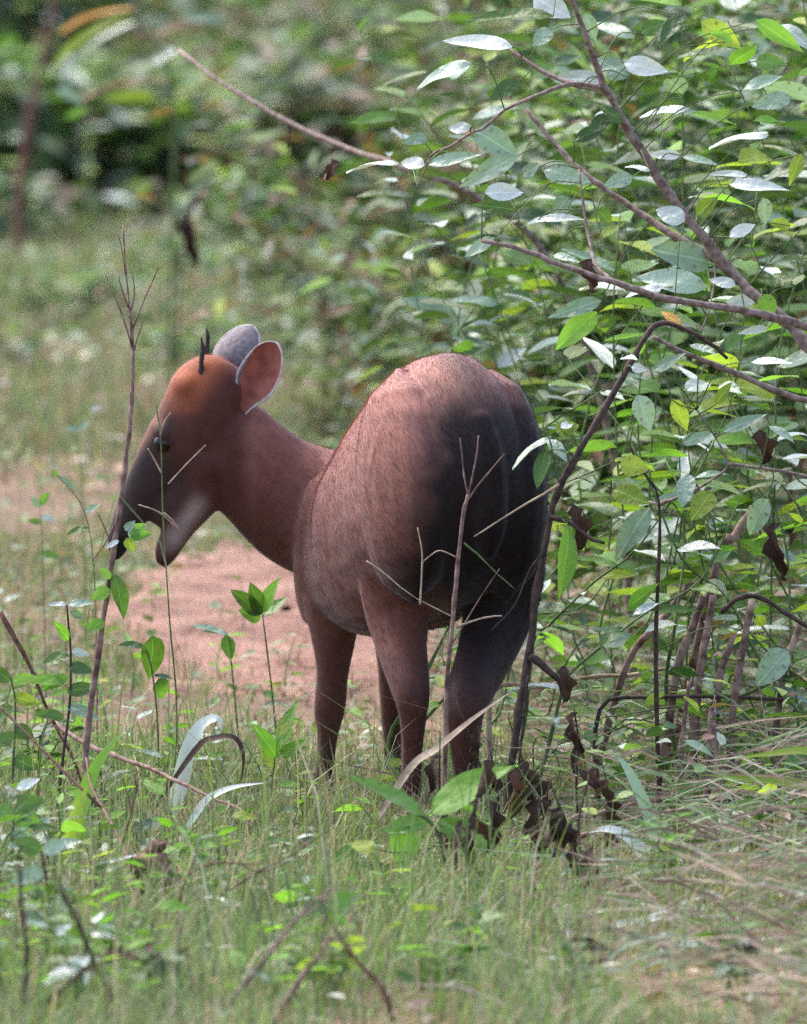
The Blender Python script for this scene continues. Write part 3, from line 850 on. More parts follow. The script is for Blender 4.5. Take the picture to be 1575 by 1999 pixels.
# --- leafy bushes of the thicket on the right, one after another into the depth
def in_poly(x, y, poly):
    c = False; j = len(poly) - 1
    for i in range(len(poly)):
        if ((poly[i][1] > y) != (poly[j][1] > y)) and x < (poly[j][0] - poly[i][0]) * (y - poly[i][1]) / (poly[j][1] - poly[i][1]) + poly[i][0]: c = not c
        j = i
    return c
def bush(label, base_px, Y, targets, nleaf, lrange, kinds, shapes=('lance', 'lance2', 'oval'), bark='stem_green', r=.002, group=None, t0=.28, name='leafy_bush', bend=.4, spread=.3):
    b0 = on_ground(P(base_px, 1500, Y))
    root = thing(name, label, 'bush', b0, group)
    for k, (tx, ty, ty_off) in enumerate(targets):
        st = on_ground(b0 + np.array((RNG.uniform(-spread, spread), RNG.uniform(-spread, spread), 0)))
        end = P(tx, ty, Y + ty_off)
        q = bez(st, end, bend, 7, .022)
        leafy_stem(root, q, r * RNG.uniform(.7, 1.1), .0009, nleaf, *lrange, kinds, t0, bark, shapes, .72)
    return root
MIX1 = ['green', 'green', 'glaucous', 'glaucous', 'dark', 'pale', 'fresh', 'yellow']
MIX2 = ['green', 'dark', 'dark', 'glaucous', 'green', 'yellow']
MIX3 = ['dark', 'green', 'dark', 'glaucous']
bush('tall leafy bush with long grey green leaves behind the arching grey branches', 1330, .75,
     [(1130, 260, .1), (1240, 60, .2), (1330, -60, .0), (1420, 120, -.1), (1500, 260, .15), (1210, 420, -.1), (1080, 120, .2), (1390, 330, -.15)], 19, (.05, .09), MIX1, t0=.18)
bush('dense bush with narrow leaves rising beyond the frame above the dry stalks', 1560, .55,
     [(1420, 40, .1), (1560, -40, .1), (1660, 100, .0), (1480, 350, -.1), (1590, 420, -.15), (1380, 520, 0.1), (1640, 300, .1)], 19, (.05, .09), MIX1, t0=.18)
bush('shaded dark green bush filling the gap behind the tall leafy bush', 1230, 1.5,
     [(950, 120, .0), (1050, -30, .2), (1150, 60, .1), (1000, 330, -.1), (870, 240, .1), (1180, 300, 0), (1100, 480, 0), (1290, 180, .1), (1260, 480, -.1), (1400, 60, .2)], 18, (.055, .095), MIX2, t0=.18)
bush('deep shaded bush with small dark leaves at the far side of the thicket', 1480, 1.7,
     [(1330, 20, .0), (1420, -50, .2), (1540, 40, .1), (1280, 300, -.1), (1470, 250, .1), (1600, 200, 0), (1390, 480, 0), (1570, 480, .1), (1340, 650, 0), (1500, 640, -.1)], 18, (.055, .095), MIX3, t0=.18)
bush('loose bush with drooping leaf sprays leaning over the back of the deer', 1180, 1.15,
     [(700, 60, .4), (790, 180, .3), (860, 30, .3), (820, 400, .1), (930, 480, .05), (760, 300, .3), (960, 250, .1), (1010, 560, 0)], 16, (.045, .08), ['green', 'dark', 'glaucous', 'dark', 'pale', 'green'], t0=.45)
bush('low bush of mixed yellow and grey green leaves beside the rump of the deer', 1260, .32,
     [(1110, 700, .0), (1180, 760, .1), (1250, 690, 0), (1340, 760, -.05), (1200, 900, -.1), (1300, 900, 0), (1420, 720, .05), (1390, 860, -.1)], 13, (.04, .075), MIX1, t0=.25, r=.003)
bush('low bush with yellowing leaves growing between the dry stalks', 1480, .28,
     [(1400, 740, .0), (1490, 800, .1), (1560, 730, 0), (1620, 860, -.05), (1450, 960, -.1), (1380, 1000, 0), (1550, 980, .05)], 13, (.04, .075), MIX1, t0=.2, r=.003)
bush('small bush of short twigs and rounded leaves low behind the bent dark stem', 1180, .8,
     [(1120, 860, .0), (1180, 960, .1), (1240, 1010, 0), (1310, 1080, -.05), (1130, 1060, -.1), (1380, 1120, 0)], 12, (.03, .055), MIX2 + ['fresh'], ('oval', 'ovate', 'lance'), t0=.2, r=.0025)
bush('small bush of green leaves crowded low at the edge of the thicket', 1440, .9,
     [(1400, 1060, .0), (1480, 1120, .1), (1540, 1050, 0), (1350, 1180, -.05), (1600, 1200, 0), (1260, 1150, .1)], 12, (.03, .06), MIX2 + ['fresh'], ('oval', 'ovate', 'lance'), t0=.2, r=.0025)
bush('low weeds of pointed leaves at the foot of the dry stalks', 1330, .15,
     [(1250, 1330, .0), (1330, 1380, -.1), (1420, 1330, 0), (1490, 1400, -.1), (1180, 1400, 0), (1540, 1300, 0)], 6, (.03, .06), MIX1, ('oval', 'lance'), t0=.2, r=.002, name='weed')

# leaves and stems close around the bent dark stem
bent = thing('bent_stem', 'dark bent woody stem with a few leaves standing right beside the rump of the deer', 'plant', on_ground(P(985, 1640, -.12)))
bq = pix_path([(985, 1640), (1000, 1480), (1030, 1300), (1048, 1150), (1075, 1010), (1100, 935), (1150, 850), (1215, 735), (1255, 665), (1285, 632), (1330, 640), (1390, 672), (1420, 700)],
              (-.12, -.12, -.12, -.12, -.11, -.11, -.1, -.08, -.06, -.05, -.05, -.04, -.04))
bq[0] = np.array(bent.location)
stem_part(bent, bq, .0058, .0022, 'bark_dark', 'stem', 8, .14)
side = [([(1092, 945), (1060, 965), (1000, 1000), (925, 1048)], .0016, 'straw'), ([(1060, 1080), (1035, 1110), (1005, 1180), (960, 1230)], .0014, 'bark_dark'), ([(1075, 1010), (1110, 1020), (1150, 1050), (1180, 1060)], .0035, 'bark_dark'),
        ([(1090, 940), (1082, 900), (1074, 862), (1068, 850)], .0014, 'stem_green'), ([(1035, 1280), (1060, 1300), (1090, 1330), (1105, 1370)], .0055, 'bark_dark'), ([(1030, 1320), (1022, 1400), (1012, 1500), (1005, 1580)], .002, 'bark_dark')]
for pts, r, mt in side: stem_part(bent, pix_path(pts, -.13), r, r * .5, mt, 'twig', 6, .1)
attach(bent, catmull(bq, 6), [(1076, 853, 994, 896, 13, 'glaucous'), (1071, 857, 1106, 896, 24, 'glaucous'), (1084, 844, 1131, 827, 32, 'yellow'), (1067, 879, 1046, 947, 30, 'green'), (1095, 836, 1120, 822, 16, 'pale'),
       (1106, 1020, 1114, 1166, 32, 'fresh'), (1213, 699, 1241, 697, 12, 'pale'), (1232, 716, 1262, 722, 18, 'pale')], -.12, .02)
leaf_between(bent, (1098, 1300), (1108, 1372), 36, -.14, 'curl', 'dead')
leaf_between(bent, (1118, 985), (1140, 1075), 44, -.08, 'curl', 'dead')

# mid height leaves belong to a thin stemmed weed in front of the thicket
weed = thing('tall_weed', 'tall thin stemmed weed with broad grey green and yellow leaves beside the bent stem', 'plant', on_ground(P(1290, 1560, .02)))
wq = pix_path([(1290, 1560), (1280, 1300), (1284, 1140), (1286, 980), (1255, 920), (1228, 870)], .02); wq[0] = np.array(weed.location)
stem_part(weed, wq, .003, .0012, 'bark_dark')
w2 = pix_path([(1286, 985), (1340, 965), (1400, 930), (1420, 905), (1400, 860), (1360, 800)], .03); stem_part(weed, w2, .0022, .001, 'bark_grey', 'twig')
w3 = pix_path([(1420, 905), (1470, 912), (1530, 920), (1600, 935)], .03); stem_part(weed, w3, .002, .0018, 'bark_grey', 'twig')
w4 = pix_path([(1286, 985), (1240, 975), (1190, 965)], .02); stem_part(weed, w4, .0016, .0008, 'straw', 'twig')
attach(weed, np.concatenate([catmull(wq, 8), catmull(w2, 8), catmull(w3, 8), catmull(w4, 8)]), [
    (1269, 990, 1196, 1089, 48, 'glaucous'), (1196, 956, 1262, 978, 42, 'yellow'), (1226, 1187, 1281, 1140, 28, 'fresh'), (1234, 1202, 1283, 1170, 14, 'pale'), (1410, 844, 1496, 806, 24, 'glaucous'), (1466, 707, 1547, 705, 14, 'pale'),
    (1346, 673, 1401, 690, 14, 'glaucous'), (1277, 724, 1333, 690, 22, 'glaucous'), (1329, 866, 1393, 844, 22, 'glaucous'), (1500, 831, 1551, 853, 14, 'glaucous'), (1311, 780, 1346, 840, 32, 'yellow'), (1397, 789, 1427, 746, 22, 'yellow'),
    (1243, 771, 1273, 840, 42, 'glaucous'), (1500, 973, 1457, 1046, 42, 'glaucous'), (1345, 925, 1330, 985, 36, 'glaucous'), (1390, 960, 1350, 1010, 44, 'yellow'), (1210, 905, 1265, 915, 40, 'yellow'), (1539, 1269, 1474, 1337, 52, 'glaucous')], .0, .05)
leaf_between(weed, (1515, 1020), (1510, 1135), 44, .0, 'curl', 'dead')
leaf_between(weed, (1480, 840), (1500, 905), 50, .1, 'curl', 'dead')

# --- cut dry stalks
M['stalk'] = bark_material('dry_stalk_red_brown', (.10, .05, .04), (.36, .24, .20), 70)
STALK_LABEL = {0: 'long slanting split dry stalk, the leftmost leaning one under the thicket', 6: 'short thick pinkish dry stalk stub among the yellow leaves higher in the thicket'}
STALK_LABEL.update({1: 'thickest upright dry stalk, standing beside a slanting split one', 2: 'dry stalk standing close against the thickest one', 3: 'tall dry stalk standing alone beside the curved hooking branch', 5: 'dry stalk at the outer end of the row of broken stalks', 7: 'thin dry stalk rising from the litter before the other stalks', 8: 'dry forked looking stalk beside the thin one rising from the litter'})
STALK_LABEL[0] = 'longest and most slanting dry stalk under the thicket, beside the pointed low weeds'
for k, (x1, y1, x2, y2, r, Y) in enumerate([(1222, 1300, 1350, 1135, 7, .2), (1318, 1320, 1372, 1165, 9, .15), (1363, 1340, 1392, 1162, 8, .12), (1432, 1380, 1468, 1170, 8, .1), (1400, 1360, 1432, 1240, 7, .12), (1530, 1310, 1560, 1220, 7, .15),
                                            (1400, 1100, 1470, 990, 9, .3), (1372, 1660, 1388, 1380, 5, -.15), (1405, 1600, 1392, 1390, 6, -.1), (1330, 1480, 1345, 1330, 5, .0)]):
    a, b = P(x1, y1, Y), P(x2, y2, Y + .02)
    d = (b - a) / np.linalg.norm(b - a)
    g = a.copy() if k != 6 else a
    lift = a[2] - float(terrain(a[0], a[1])) + .01
    g = a - np.array((d[0] / d[2] * .35, -.2, 1)) * lift                      # the foot is steeper than the top
    t = thing('dry_stalk', STALK_LABEL.get(k, 'dry reddish brown stalk broken off at the top among the weeds of the thicket'), 'stalk', on_ground(g), 'broken dry stalks under the thicket')
    stem_part(t, [g, a, (a + b) / 2 + RNG.normal(0, .002, 3), b], r * PX * 1.15, r * PX * .85, 'stalk', 'stem', 8, .1)
    e = b - d * .02
    mesh_part('splinter', tube([e, e + d * .035 + np.array((.004, 0, 0))], [r * PX * .5, .0004], 5, 3), M['straw'], t)

# --- undergrowth that fills the depth behind
LEAFC = [(.065, .13, .04), (.12, .22, .06), (.04, .08, .03), (.21, .31, .10), (.26, .36, .27), (.50, .55, .49), (.20, .12, .08)]
def undergrowth(label, cx, Y, half_w, height, nleaf, lrange, wts, shape='lance', group=None, nst=7, low=.02, name='undergrowth_bush', halfdepth=None, z0=0.0):
    """a bush with stems and a mass of leaves; cx = photograph column of its middle"""
    b0 = on_ground(P(cx, 1000, Y))
    root = thing(name, label, 'bush', b0, group)
    ends = []
    for k in range(nst):
        a = on_ground(b0 + np.array((RNG.uniform(-.5, .5) * half_w, RNG.uniform(-.3, .3) * half_w, 0)))
        e = b0 + np.array((RNG.uniform(-.9, .9) * half_w, RNG.uniform(-.4, .4) * half_w, height * RNG.uniform(.55, 1.0)))
        q = bez(a, e, .8, 6, .02)
        stem_part(root, q, .004, .0012, 'bark_red' if k % 3 else 'stem_green', 'stem', 5)
        ends.append(catmull(q, 5)[5:])
    pts = np.concatenate(ends)
    k = RNG.integers(0, len(pts), nleaf)
    hd = halfdepth or half_w * .5
    base = pts[k] + np.stack([RNG.normal(0, half_w * .22, nleaf), RNG.normal(0, hd * .5, nleaf), RNG.normal(0, height * .10, nleaf)], 1)
    base[:, 2] = np.maximum(base[:, 2], terrain(base[:, 0], base[:, 1]) + low)
    az = RNG.uniform(0, 6.283, nleaf)
    d = np.stack([np.cos(az), np.sin(az), RNG.uniform(-.6, .3, nleaf)], 1)
    n = np.stack([RNG.normal(0, .45, nleaf), RNG.normal(0, .45, nleaf), np.ones(nleaf)], 1)
    leaf_cloud('foliage', base, d, n, RNG.uniform(*lrange, nleaf), palette(nleaf, LEAFC, wts), shape, root)
    return root
W_MID = (4, 5, 3, 2, 3, 1.0, .8)
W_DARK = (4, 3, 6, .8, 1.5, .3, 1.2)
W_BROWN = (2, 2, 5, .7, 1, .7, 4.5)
W_PALE = (3, 4, 3, 2, 4, 2.2, .6)
undergrowth('dense undergrowth bush directly behind the arching grey branches', 1180, 2.7, .30, .75, 1500, (.045, .085), W_MID)
undergrowth('tall undergrowth bush behind the dense bush with narrow leaves', 1480, 2.5, .32, .95, 1900, (.045, .085), W_MID)
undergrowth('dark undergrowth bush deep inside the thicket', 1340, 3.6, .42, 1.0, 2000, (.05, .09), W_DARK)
undergrowth('brownish undergrowth bush with dead leaves beyond the loose leaf sprays', 850, 6.2, .40, .62, 1300, (.05, .085), W_BROWN)
undergrowth('undergrowth bush mixed with pale leaves behind the rump of the deer', 1080, 4.6, .36, .58, 1300, (.045, .08), W_MID)
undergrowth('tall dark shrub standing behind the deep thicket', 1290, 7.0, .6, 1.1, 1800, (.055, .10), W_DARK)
undergrowth('tall leafy shrub closing the thicket beyond the frame', 1680, 3.2, .34, 1.0, 1400, (.05, .09), W_MID)
undergrowth('outlying leafy shrub beyond the outer end of the thicket', 1980, 2.0, .4, 1.0, 1300, (.05, .09), W_MID)
undergrowth('outlying dark shrub behind the outer end of the thicket', 1950, 6.0, .7, 1.2, 1500, (.055, .10), W_DARK)
# far edge of the clearing
far = [(60, 15.5, .55, .55, W_PALE, 'pale leafed shrub at the far edge behind the thin reddish stem'), (330, 16.5, .6, .6, W_MID, 'green shrub at the far edge of the clearing behind the dark stump'),
       (600, 14.5, .55, .50, W_BROWN, 'brown tinged shrub at the far edge behind the long arching bare stem'), (880, 13.5, .6, .65, W_BROWN, 'shrub full of dead leaves at the far edge behind the loose leaf sprays'),
       (160, 19.5, .8, .9, W_DARK, 'dark shrub standing in the second row behind the pale leafed one'), (520, 20.5, .9, 1.0, W_DARK, 'dark shrub in the second row behind the brown tinged one'),
       (880, 19.5, .9, 1.1, W_MID, 'mid green shrub in the second row behind the one full of dead leaves'), (1250, 18.0, .9, 1.1, W_DARK, 'tall dark shrub far behind the thicket'),
       (-220, 17.5, .7, .8, W_MID, 'green shrub at the far edge beyond the pale leafed shrub'), (1600, 17.0, .9, 1.2, W_DARK, 'tall shrub far behind the outermost end of the thicket'),
       (90, 13.2, .42, .42, W_PALE, 'pale shrub standing before the far edge, crossed by the thin reddish stem'), (470, 13.6, .4, .34, W_MID, 'green shrub standing before the far edge, right beside the dark stump'), (720, 12.4, .42, .42, W_BROWN, 'brownish shrub standing before the far edge under the long bare stem'),
       (-60, 12.2, .26, .22, W_PALE, 'low pale weed clump in front of the far shrubs'), (470, 12.0, .26, .16, W_MID, 'low green weed clump in front of the far shrubs')]
for cx, Y, hw, hh, wt, lab in far:
    undergrowth(lab, cx, Y, hw, hh, 1100 if hw > .3 else 300, (.06, .11), wt, shape='oval' if RNG.random() < .4 else 'lance', nst=6)
for k in range(6):
    undergrowth('shrub of the closed forest edge far behind the clearing', -300 + 420 * k, 26 + 4 * (k % 3), 1.5, 2.6, 700, (.13, .24), W_DARK, nst=6, group='shrubs of the far forest edge', name='forest_shrub')
for k, (cx, Y, hw, hh, wt, lab) in enumerate([(120, 9.5, .16, .10, W_PALE, 'low pale weed clump beside the thin reddish stem'), (250, 10.5, .2, .12, W_MID, 'low green weed clump below the broad yellow green blades'), (560, 10.0, .2, .10, W_BROWN, 'low brownish weed clump near the orange leaf'),
        (700, 8.5, .2, .13, W_MID, 'low green weed clump in the far grass under the long bare stem'), (860, 7.2, .2, .12, W_PALE, 'low pale weed clump above the back of the deer'), (20, 8.0, .15, .08, W_MID, 'tiny green weed clump at the left end of the far grass'),
        (380, 8.2, .14, .07, W_PALE, 'tiny pale weed clump below the hanging dead leaf'), (720, 5.2, .12, .07, W_PALE, 'tiny pale weed clump just above the back of the deer'), (170, 13.3, .25, .2, W_DARK, 'dark weed clump at some distance from the stump')]):
    undergrowth(lab, cx, Y, hw, hh, 260, (.035, .06), wt, nst=4, name='weed_clump')
x, y = sow(420, 5, 14, .6); n = len(x); az = RNG.uniform(0, 6.28, n)
tag(leaf_cloud('pale_litter', np.stack([x, y, terrain(x, y) + RNG.uniform(.012, .035, n)], 1), np.stack([np.cos(az), np.sin(az), RNG.uniform(-.1, .3, n)], 1),
    np.stack([RNG.normal(0, .3, n), RNG.normal(-.35, .3, n), np.ones(n)], 1), RNG.uniform(.025, .055, n), palette(n, [(.60, .58, .54), (.50, .40, .33), (.10, .06, .05), (.35, .18, .12)], (3, 2, 2, 1)), 'oval'),
    'scattered pale and brown fallen leaves in the far grass', 'leaf litter')
# small broad leaved ground cover woven into the grass
x, y = sow(15000, -2.8, 14, .75)
cl = fbm(x * 2.3, y * 1.2, 91)
kp = (RNG.uniform(0, 1, len(x)) < np.clip((cl - .38) * 3.2, .04, 1)) & (RNG.uniform(0, 1, len(x)) > bare_mask(x, y) * .97)
x, y = x[kp], y[kp]; n = len(x); az = RNG.uniform(0, 6.283, n)
gc = leaf_cloud('ground_cover', np.stack([x, y, terrain(x, y) + RNG.uniform(.002, .028, n) * (1 + np.clip(y, 0, 12) * .06)], 1), np.stack([np.cos(az), np.sin(az), RNG.uniform(-.2, .7, n)], 1),
    np.stack([RNG.normal(0, .4, n), RNG.normal(0, .4, n), np.ones(n)], 1), RNG.uniform(.012, .03, n) * (1 + np.clip(y, 0, 14) * .05),
    palette(n, [(.09, .17, .05), (.14, .24, .07), (.06, .11, .04), (.22, .30, .18), (.38, .42, .36), (.20, .12, .08)], (4, 4, 3, 3, 1.2, 2)), 'oval')
tag(gc, 'tiny broad leaved plants woven into the grass of the clearing', 'ground cover')

# --- far left: stem, stump, hanging dead leaf, blurred broad blades
st = thing('thin_stem', 'thin reddish dead stem standing in front of the pale far shrub', 'stem', on_ground(P(36, 480, 11.5)))
q = pix_path([(36, 480), (40, 380), (50, 280), (68, 180), (92, 80), (110, -20), (120, -60)], 11.5); q[0] = np.array(st.location)
stem_part(st, q, .011, .006, 'bark_red', 'stem', 10, .1)
sp = thing('stump', 'dark mossy broken stump at the far edge of the clearing', 'stump', on_ground(P(410, 372, 14.0)))
b0 = np.array(sp.location)
mesh_part('trunk', tube([b0 - UP * .02, b0 + np.array((.005, 0, .06)), b0 + np.array((-.01, 0, .13)), b0 + np.array((.012, .01, .17))], [.038, .033, .032, .024], 12, 4, .12), M['bark_dark'], sp)
mesh_part('broken_limb', tube([b0 + UP * .12, b0 + np.array((-.035, 0, .17)), b0 + np.array((-.055, 0, .2))], [.018, .014, .008], 9, 4, .15), M['bark_dark'], sp)
dl = thing('dead_leaf', 'dark brown dead leaf hanging from a dry grass stem in the far grass', 'leaf', on_ground(P(345, 560, 6.0)))
q = pix_path([(345, 560), (352, 480), (385, 395), (405, 380)], 6.0); q[0] = np.array(dl.location)
stem_part(dl, q, .0018, .001, 'bark_dark')
leaf_between(dl, (392, 385), (352, 515), 44, 6.0, 'curl', 'dead')
fl = thing('fallen_leaf', 'bright pale fallen leaf lying alone on the grass behind the head of the deer', 'leaf', on_ground(P(570, 572, 8.6)))
put_leaf(fl, np.array(fl.location) + np.array((-.018, -.02, .05)), (1, .15, .12), (.1, -.75, 1), .042, 'ovate', 'pale')
ol = thing('orange_leaf', 'small orange yellowed leaf caught in the far grass', 'leaf', on_ground(P(575, 485, 10)))
put_leaf(ol, np.array(ol.location) + UP * .06, (1, 0, -.5), (.3, -.8, .6), .034, 'oval', 'orange')
bl = thing('broad_grass', 'clump of broad arching yellow green grass blades at the far edge of the clearing', 'grass clump', on_ground(P(330, 470, 7.5)))
bq = pix_path([(330, 470), (340, 300), (330, 150), (290, 60), (250, 20)], 7.5); bq[0] = np.array(bl.location)
stem_part(bl, bq, .005, .002, 'stem_green')
for a in [(260, 18, 110, 26, 14, 'orange'), (250, 30, 85, 95, 26, 'yellow'), (262, 45, 100, 110, 16, 'glaucous'), (330, 120, 170, 140, 16, 'green'), (345, 95, 235, 158, 22, 'pale'), (205, 192, 305, 184, 40, 'yellow'), (110, 175, 165, 195, 30, 'glaucous'), (338, 160, 160, 145, 12, 'dry'), (300, 70, 375, 28, 14, 'dry'), (440, 40, 350, 25, 26, 'glaucous'), (130, 230, 170, 210, 30, 'fresh')]:
    x1, y1, x2, y2, w, mt = a
    o = leaf_between(bl, (x1, y1), (x2, y2), w, 7.5, 'broad', mt)
# the long thin bare stem leaning out of the thicket
lb = thing('leaning_stem', 'long thin bare pinkish stem arching out of the thicket over the far grass', 'stem', on_ground(P(1240, 1300, 1.6)))
q = pix_path([(1240, 1300), (1200, 900), (1080, 520), (930, 385), (790, 328), (680, 290), (560, 236), (430, 160), (350, 98)], (1.6, 1.6, 1.6, 1.6, 1.6, 1.7, 1.8, 1.9, 2.0)); q[0] = np.array(lb.location)
stem_part(lb, q, .0055, .0026, 'bark_grey', 'stem', 7, .1)
stem_part(lb, pix_path([(560, 236), (565, 260), (560, 290)], 1.8), .0016, .001, 'bark_dark', 'twig')

# --- dry grass stalks in front of the deer
ts = thing('tall_stalk', 'tall dry brown stalk with thin branching seed head before the muzzle of the deer', 'stalk', on_ground(P(176, 1655, -.15)))
q = pix_path([(176, 1655), (170, 1530), (168, 1450), (188, 1300), (215, 1120), (232, 1000), (248, 880), (258, 760), (259, 670), (253, 600)], -.15); q[0] = np.array(ts.location)
stem_part(ts, q, .0050, .0017, 'stalk', 'stem', 8, .1)
for pts, r in [([(258, 680), (252, 600), (245, 520), (240, 440)], .0016), ([(258, 680), (240, 620), (222, 575), (205, 535)], .0013), ([(256, 650), (275, 600), (292, 560), (310, 520)], .0013), ([(250, 600), (236, 560), (232, 540)], .001), ([(252, 620), (262, 575), (258, 530)], .001), ([(246, 540), (238, 490), (230, 455)], .0008),
                ([(258, 700), (268, 660), (282, 620)], .001), ([(230, 1010), (205, 1060), (180, 1095)], .0014), ([(222, 1080), (206, 1035), (190, 1000)], .0012)]:
    stem_part(ts, pix_path(pts, -.15), r, r * .5, 'stalk' if r > .0012 else 'bark_red', 'twig', 5, .1)
for x1, y1, x2, y2, w, mt, kd in [(222, 1120, 248, 1208, 30, 'green', 'oval'), (215, 1150, 178, 1168, 26, 'fresh', 'oval'), (205, 1215, 168, 1225, 24, 'fresh', 'oval'), (216, 1130, 196, 1108, 16, 'fresh', 'oval'),
                                  (250, 1040, 286, 1022, 20, 'fresh', 'ovate'), (252, 1046, 296, 1040, 22, 'fresh', 'ovate'), (246, 1050, 262, 1078, 20, 'yellow', 'ovate'), (244, 1036, 262, 1016, 16, 'glaucous', 'ovate'), (232, 1055, 205, 1070, 10, 'pale', 'lance'), (256, 1030, 270, 1060, 22, 'glaucous', 'ovate')]:
    leaf_between(ts, (x1, y1), (x2, y2), w, -.16, kd, mt)
fs = thing('forked_stalk', 'thin dry stalk forked into fine twigs in front of the rump of the deer', 'stalk', on_ground(P(862, 1600, -.16)))
q = pix_path([(862, 1600), (870, 1430), (872, 1330), (885, 1200), (895, 1090), (905, 1000), (914, 965)], -.16); q[0] = np.array(fs.location)
stem_part(fs, q, .0034, .0022, 'stalk', 'stem', 7, .1)
for pts, r, mt in [([(914, 968), (906, 930), (902, 890), (898, 855)], .0012, 'stalk'), ([(914, 968), (922, 930), (930, 890), (934, 850)], .0014, 'stalk'), ([(914, 975), (935, 945), (960, 915), (985, 885)], .0013, 'stalk'), ([(895, 1090), (860, 1075), (840, 1085), (822, 1100)], .0009, 'straw'),
                   ([(905, 1060), (935, 1085), (970, 1120), (1005, 1150)], .0012, 'stem_green'), ([(820, 1180), (822, 1140), (824, 1080), (815, 1030)], .0013, 'straw'), ([(715, 1095), (745, 1115), (780, 1145), (812, 1168)], .0011, 'straw'), ([(880, 1260), (905, 1220), (935, 1170), (975, 1110)], .0009, 'stalk'),
                   ([(890, 1225), (915, 1215), (950, 1205), (980, 1202)], .0016, 'straw'), ([(885, 1205), (845, 1185), (812, 1168)], .0008, 'straw'), ([(868, 1300), (862, 1270), (868, 1240)], .0009, 'stalk')]:
    stem_part(fs, pix_path(pts, -.16), r, r * .55, mt, 'twig', 5, .1)
ws = thing('weed_stalk', 'thin whitish dry weed stalk with crossing twigs in front of the face of the deer', 'stalk', on_ground(P(330, 1600, .05)))
q = pix_path([(330, 1600), (345, 1400), (330, 1200), (318, 1000), (314, 860), (304, 790)], .1); q[0] = np.array(ws.location)
stem_part(ws, q, .0012, .0007, 'stem_green', 'stem', 5)
for pts in [[(328, 945), (365, 905), (402, 868)], [(316, 925), (300, 895), (288, 875)], [(313, 850), (320, 825), (333, 805)], [(345, 1030), (310, 1000), (270, 985)], [(318, 1000), (336, 1015), (350, 1035)]]:
    stem_part(ws, pix_path(pts, .1), .0011, .0007, 'straw', 'twig', 5)

# --- the young plant with big green leaves in front of the hind feet
sg = thing('sapling', 'young plant with large bright green leaves standing in the grass before the hind feet', 'plant', on_ground(P(868, 1790, -.75)))
q = pix_path([(868, 1790), (872, 1720), (860, 1640), (835, 1600), (815, 1590)], -.75); q[0] = np.array(sg.location)
stem_part(sg, q, .0028, .0018, 'stem_green')
for x1, y1, x2, y2, w, mt, kd in [(838, 1592, 994, 1482, 50, 'fresh', 'oval'), (830, 1594, 690, 1508, 26, 'green', 'lance'), (842, 1600, 745, 1618, 34, 'green', 'lance2'), (850, 1602, 976, 1662, 40, 'green', 'oval'), (876, 1556, 938, 1592, 18, 'fresh', 'lance'), (800, 1612, 775, 1700, 56, 'fresh', 'ovate'), (700, 1650, 632, 1692, 26, 'green', 'lance2'), (690, 1690, 800, 1700, 16, 'green', 'lance')]:
    leaf_between(sg, (x1, y1), (x2, y2), w, -.75, kd, mt)
stem_part(sg, pix_path([(862, 1650), (780, 1665), (700, 1650)], -.75), .001, .0008, 'stem_green', 'twig')
stem_part(sg, pix_path([(860, 1640), (800, 1680), (690, 1690)], -.75), .001, .0008, 'stem_green', 'twig')

# --- withered plants with dark hanging leaves
def withered(label, base, Y, stem, leaves, r=.002):
    t = thing('withered_plant', label, 'plant', on_ground(P(*base, Y)))
    q = pix_path([base] + stem, Y); q[0] = np.array(t.location)
    stem_part(t, q, r, r * .5, 'bark_dark')
    for x1, y1, x2, y2, w in leaves:
        leaf_between(t, (x1, y1), (x2, y2), w, Y, 'curl' if w > 22 else 'lance2', 'dead')
    return t
withered('withered plant with shrivelled dark leaves hanging on both sides beside the young plant', (945, 1800), -.8, [(935, 1720), (925, 1640), (930, 1560), (945, 1500)], [(905, 1610), (870, 1700, 22)[0:2][0] and (905), 1610, 10][0:0] or [(900, 1600, 872, 1715, 18), (925, 1610, 902, 1700, 34), (925, 1640, 905, 1780, 18), (940, 1700, 938, 1810, 26), (950, 1560, 975, 1660, 28)])
withered('withered plant with one large dark curled leaf near the pale fallen sticks', (1040, 1760), -.7, [(1052, 1680), (1050, 1600), (1040, 1540)], [(1052, 1560, 1044, 1690, 44), (1000, 1500, 1012, 1600, 34), (1040, 1540, 985, 1560, 18)])
withered('withered plant with dark drooping leaves between the fallen sticks and the thicket', (1140, 1790), -.65, [(1135, 1700), (1130, 1600), (1150, 1520)], [(1160, 1500, 1158, 1560, 30), (1135, 1660, 1128, 1760, 30), (1150, 1520, 1200, 1560, 24), (1130, 1690, 1150, 1740, 20)])
withered('withered thin plant with a few dark leaves under the bent dark stem', (1130, 1600), -.3, [(1125, 1520), (1128, 1440), (1120, 1380)], [(1122, 1390, 1120, 1480, 30), (1128, 1450, 1115, 1520, 18), (1126, 1500, 1175, 1540, 16)])

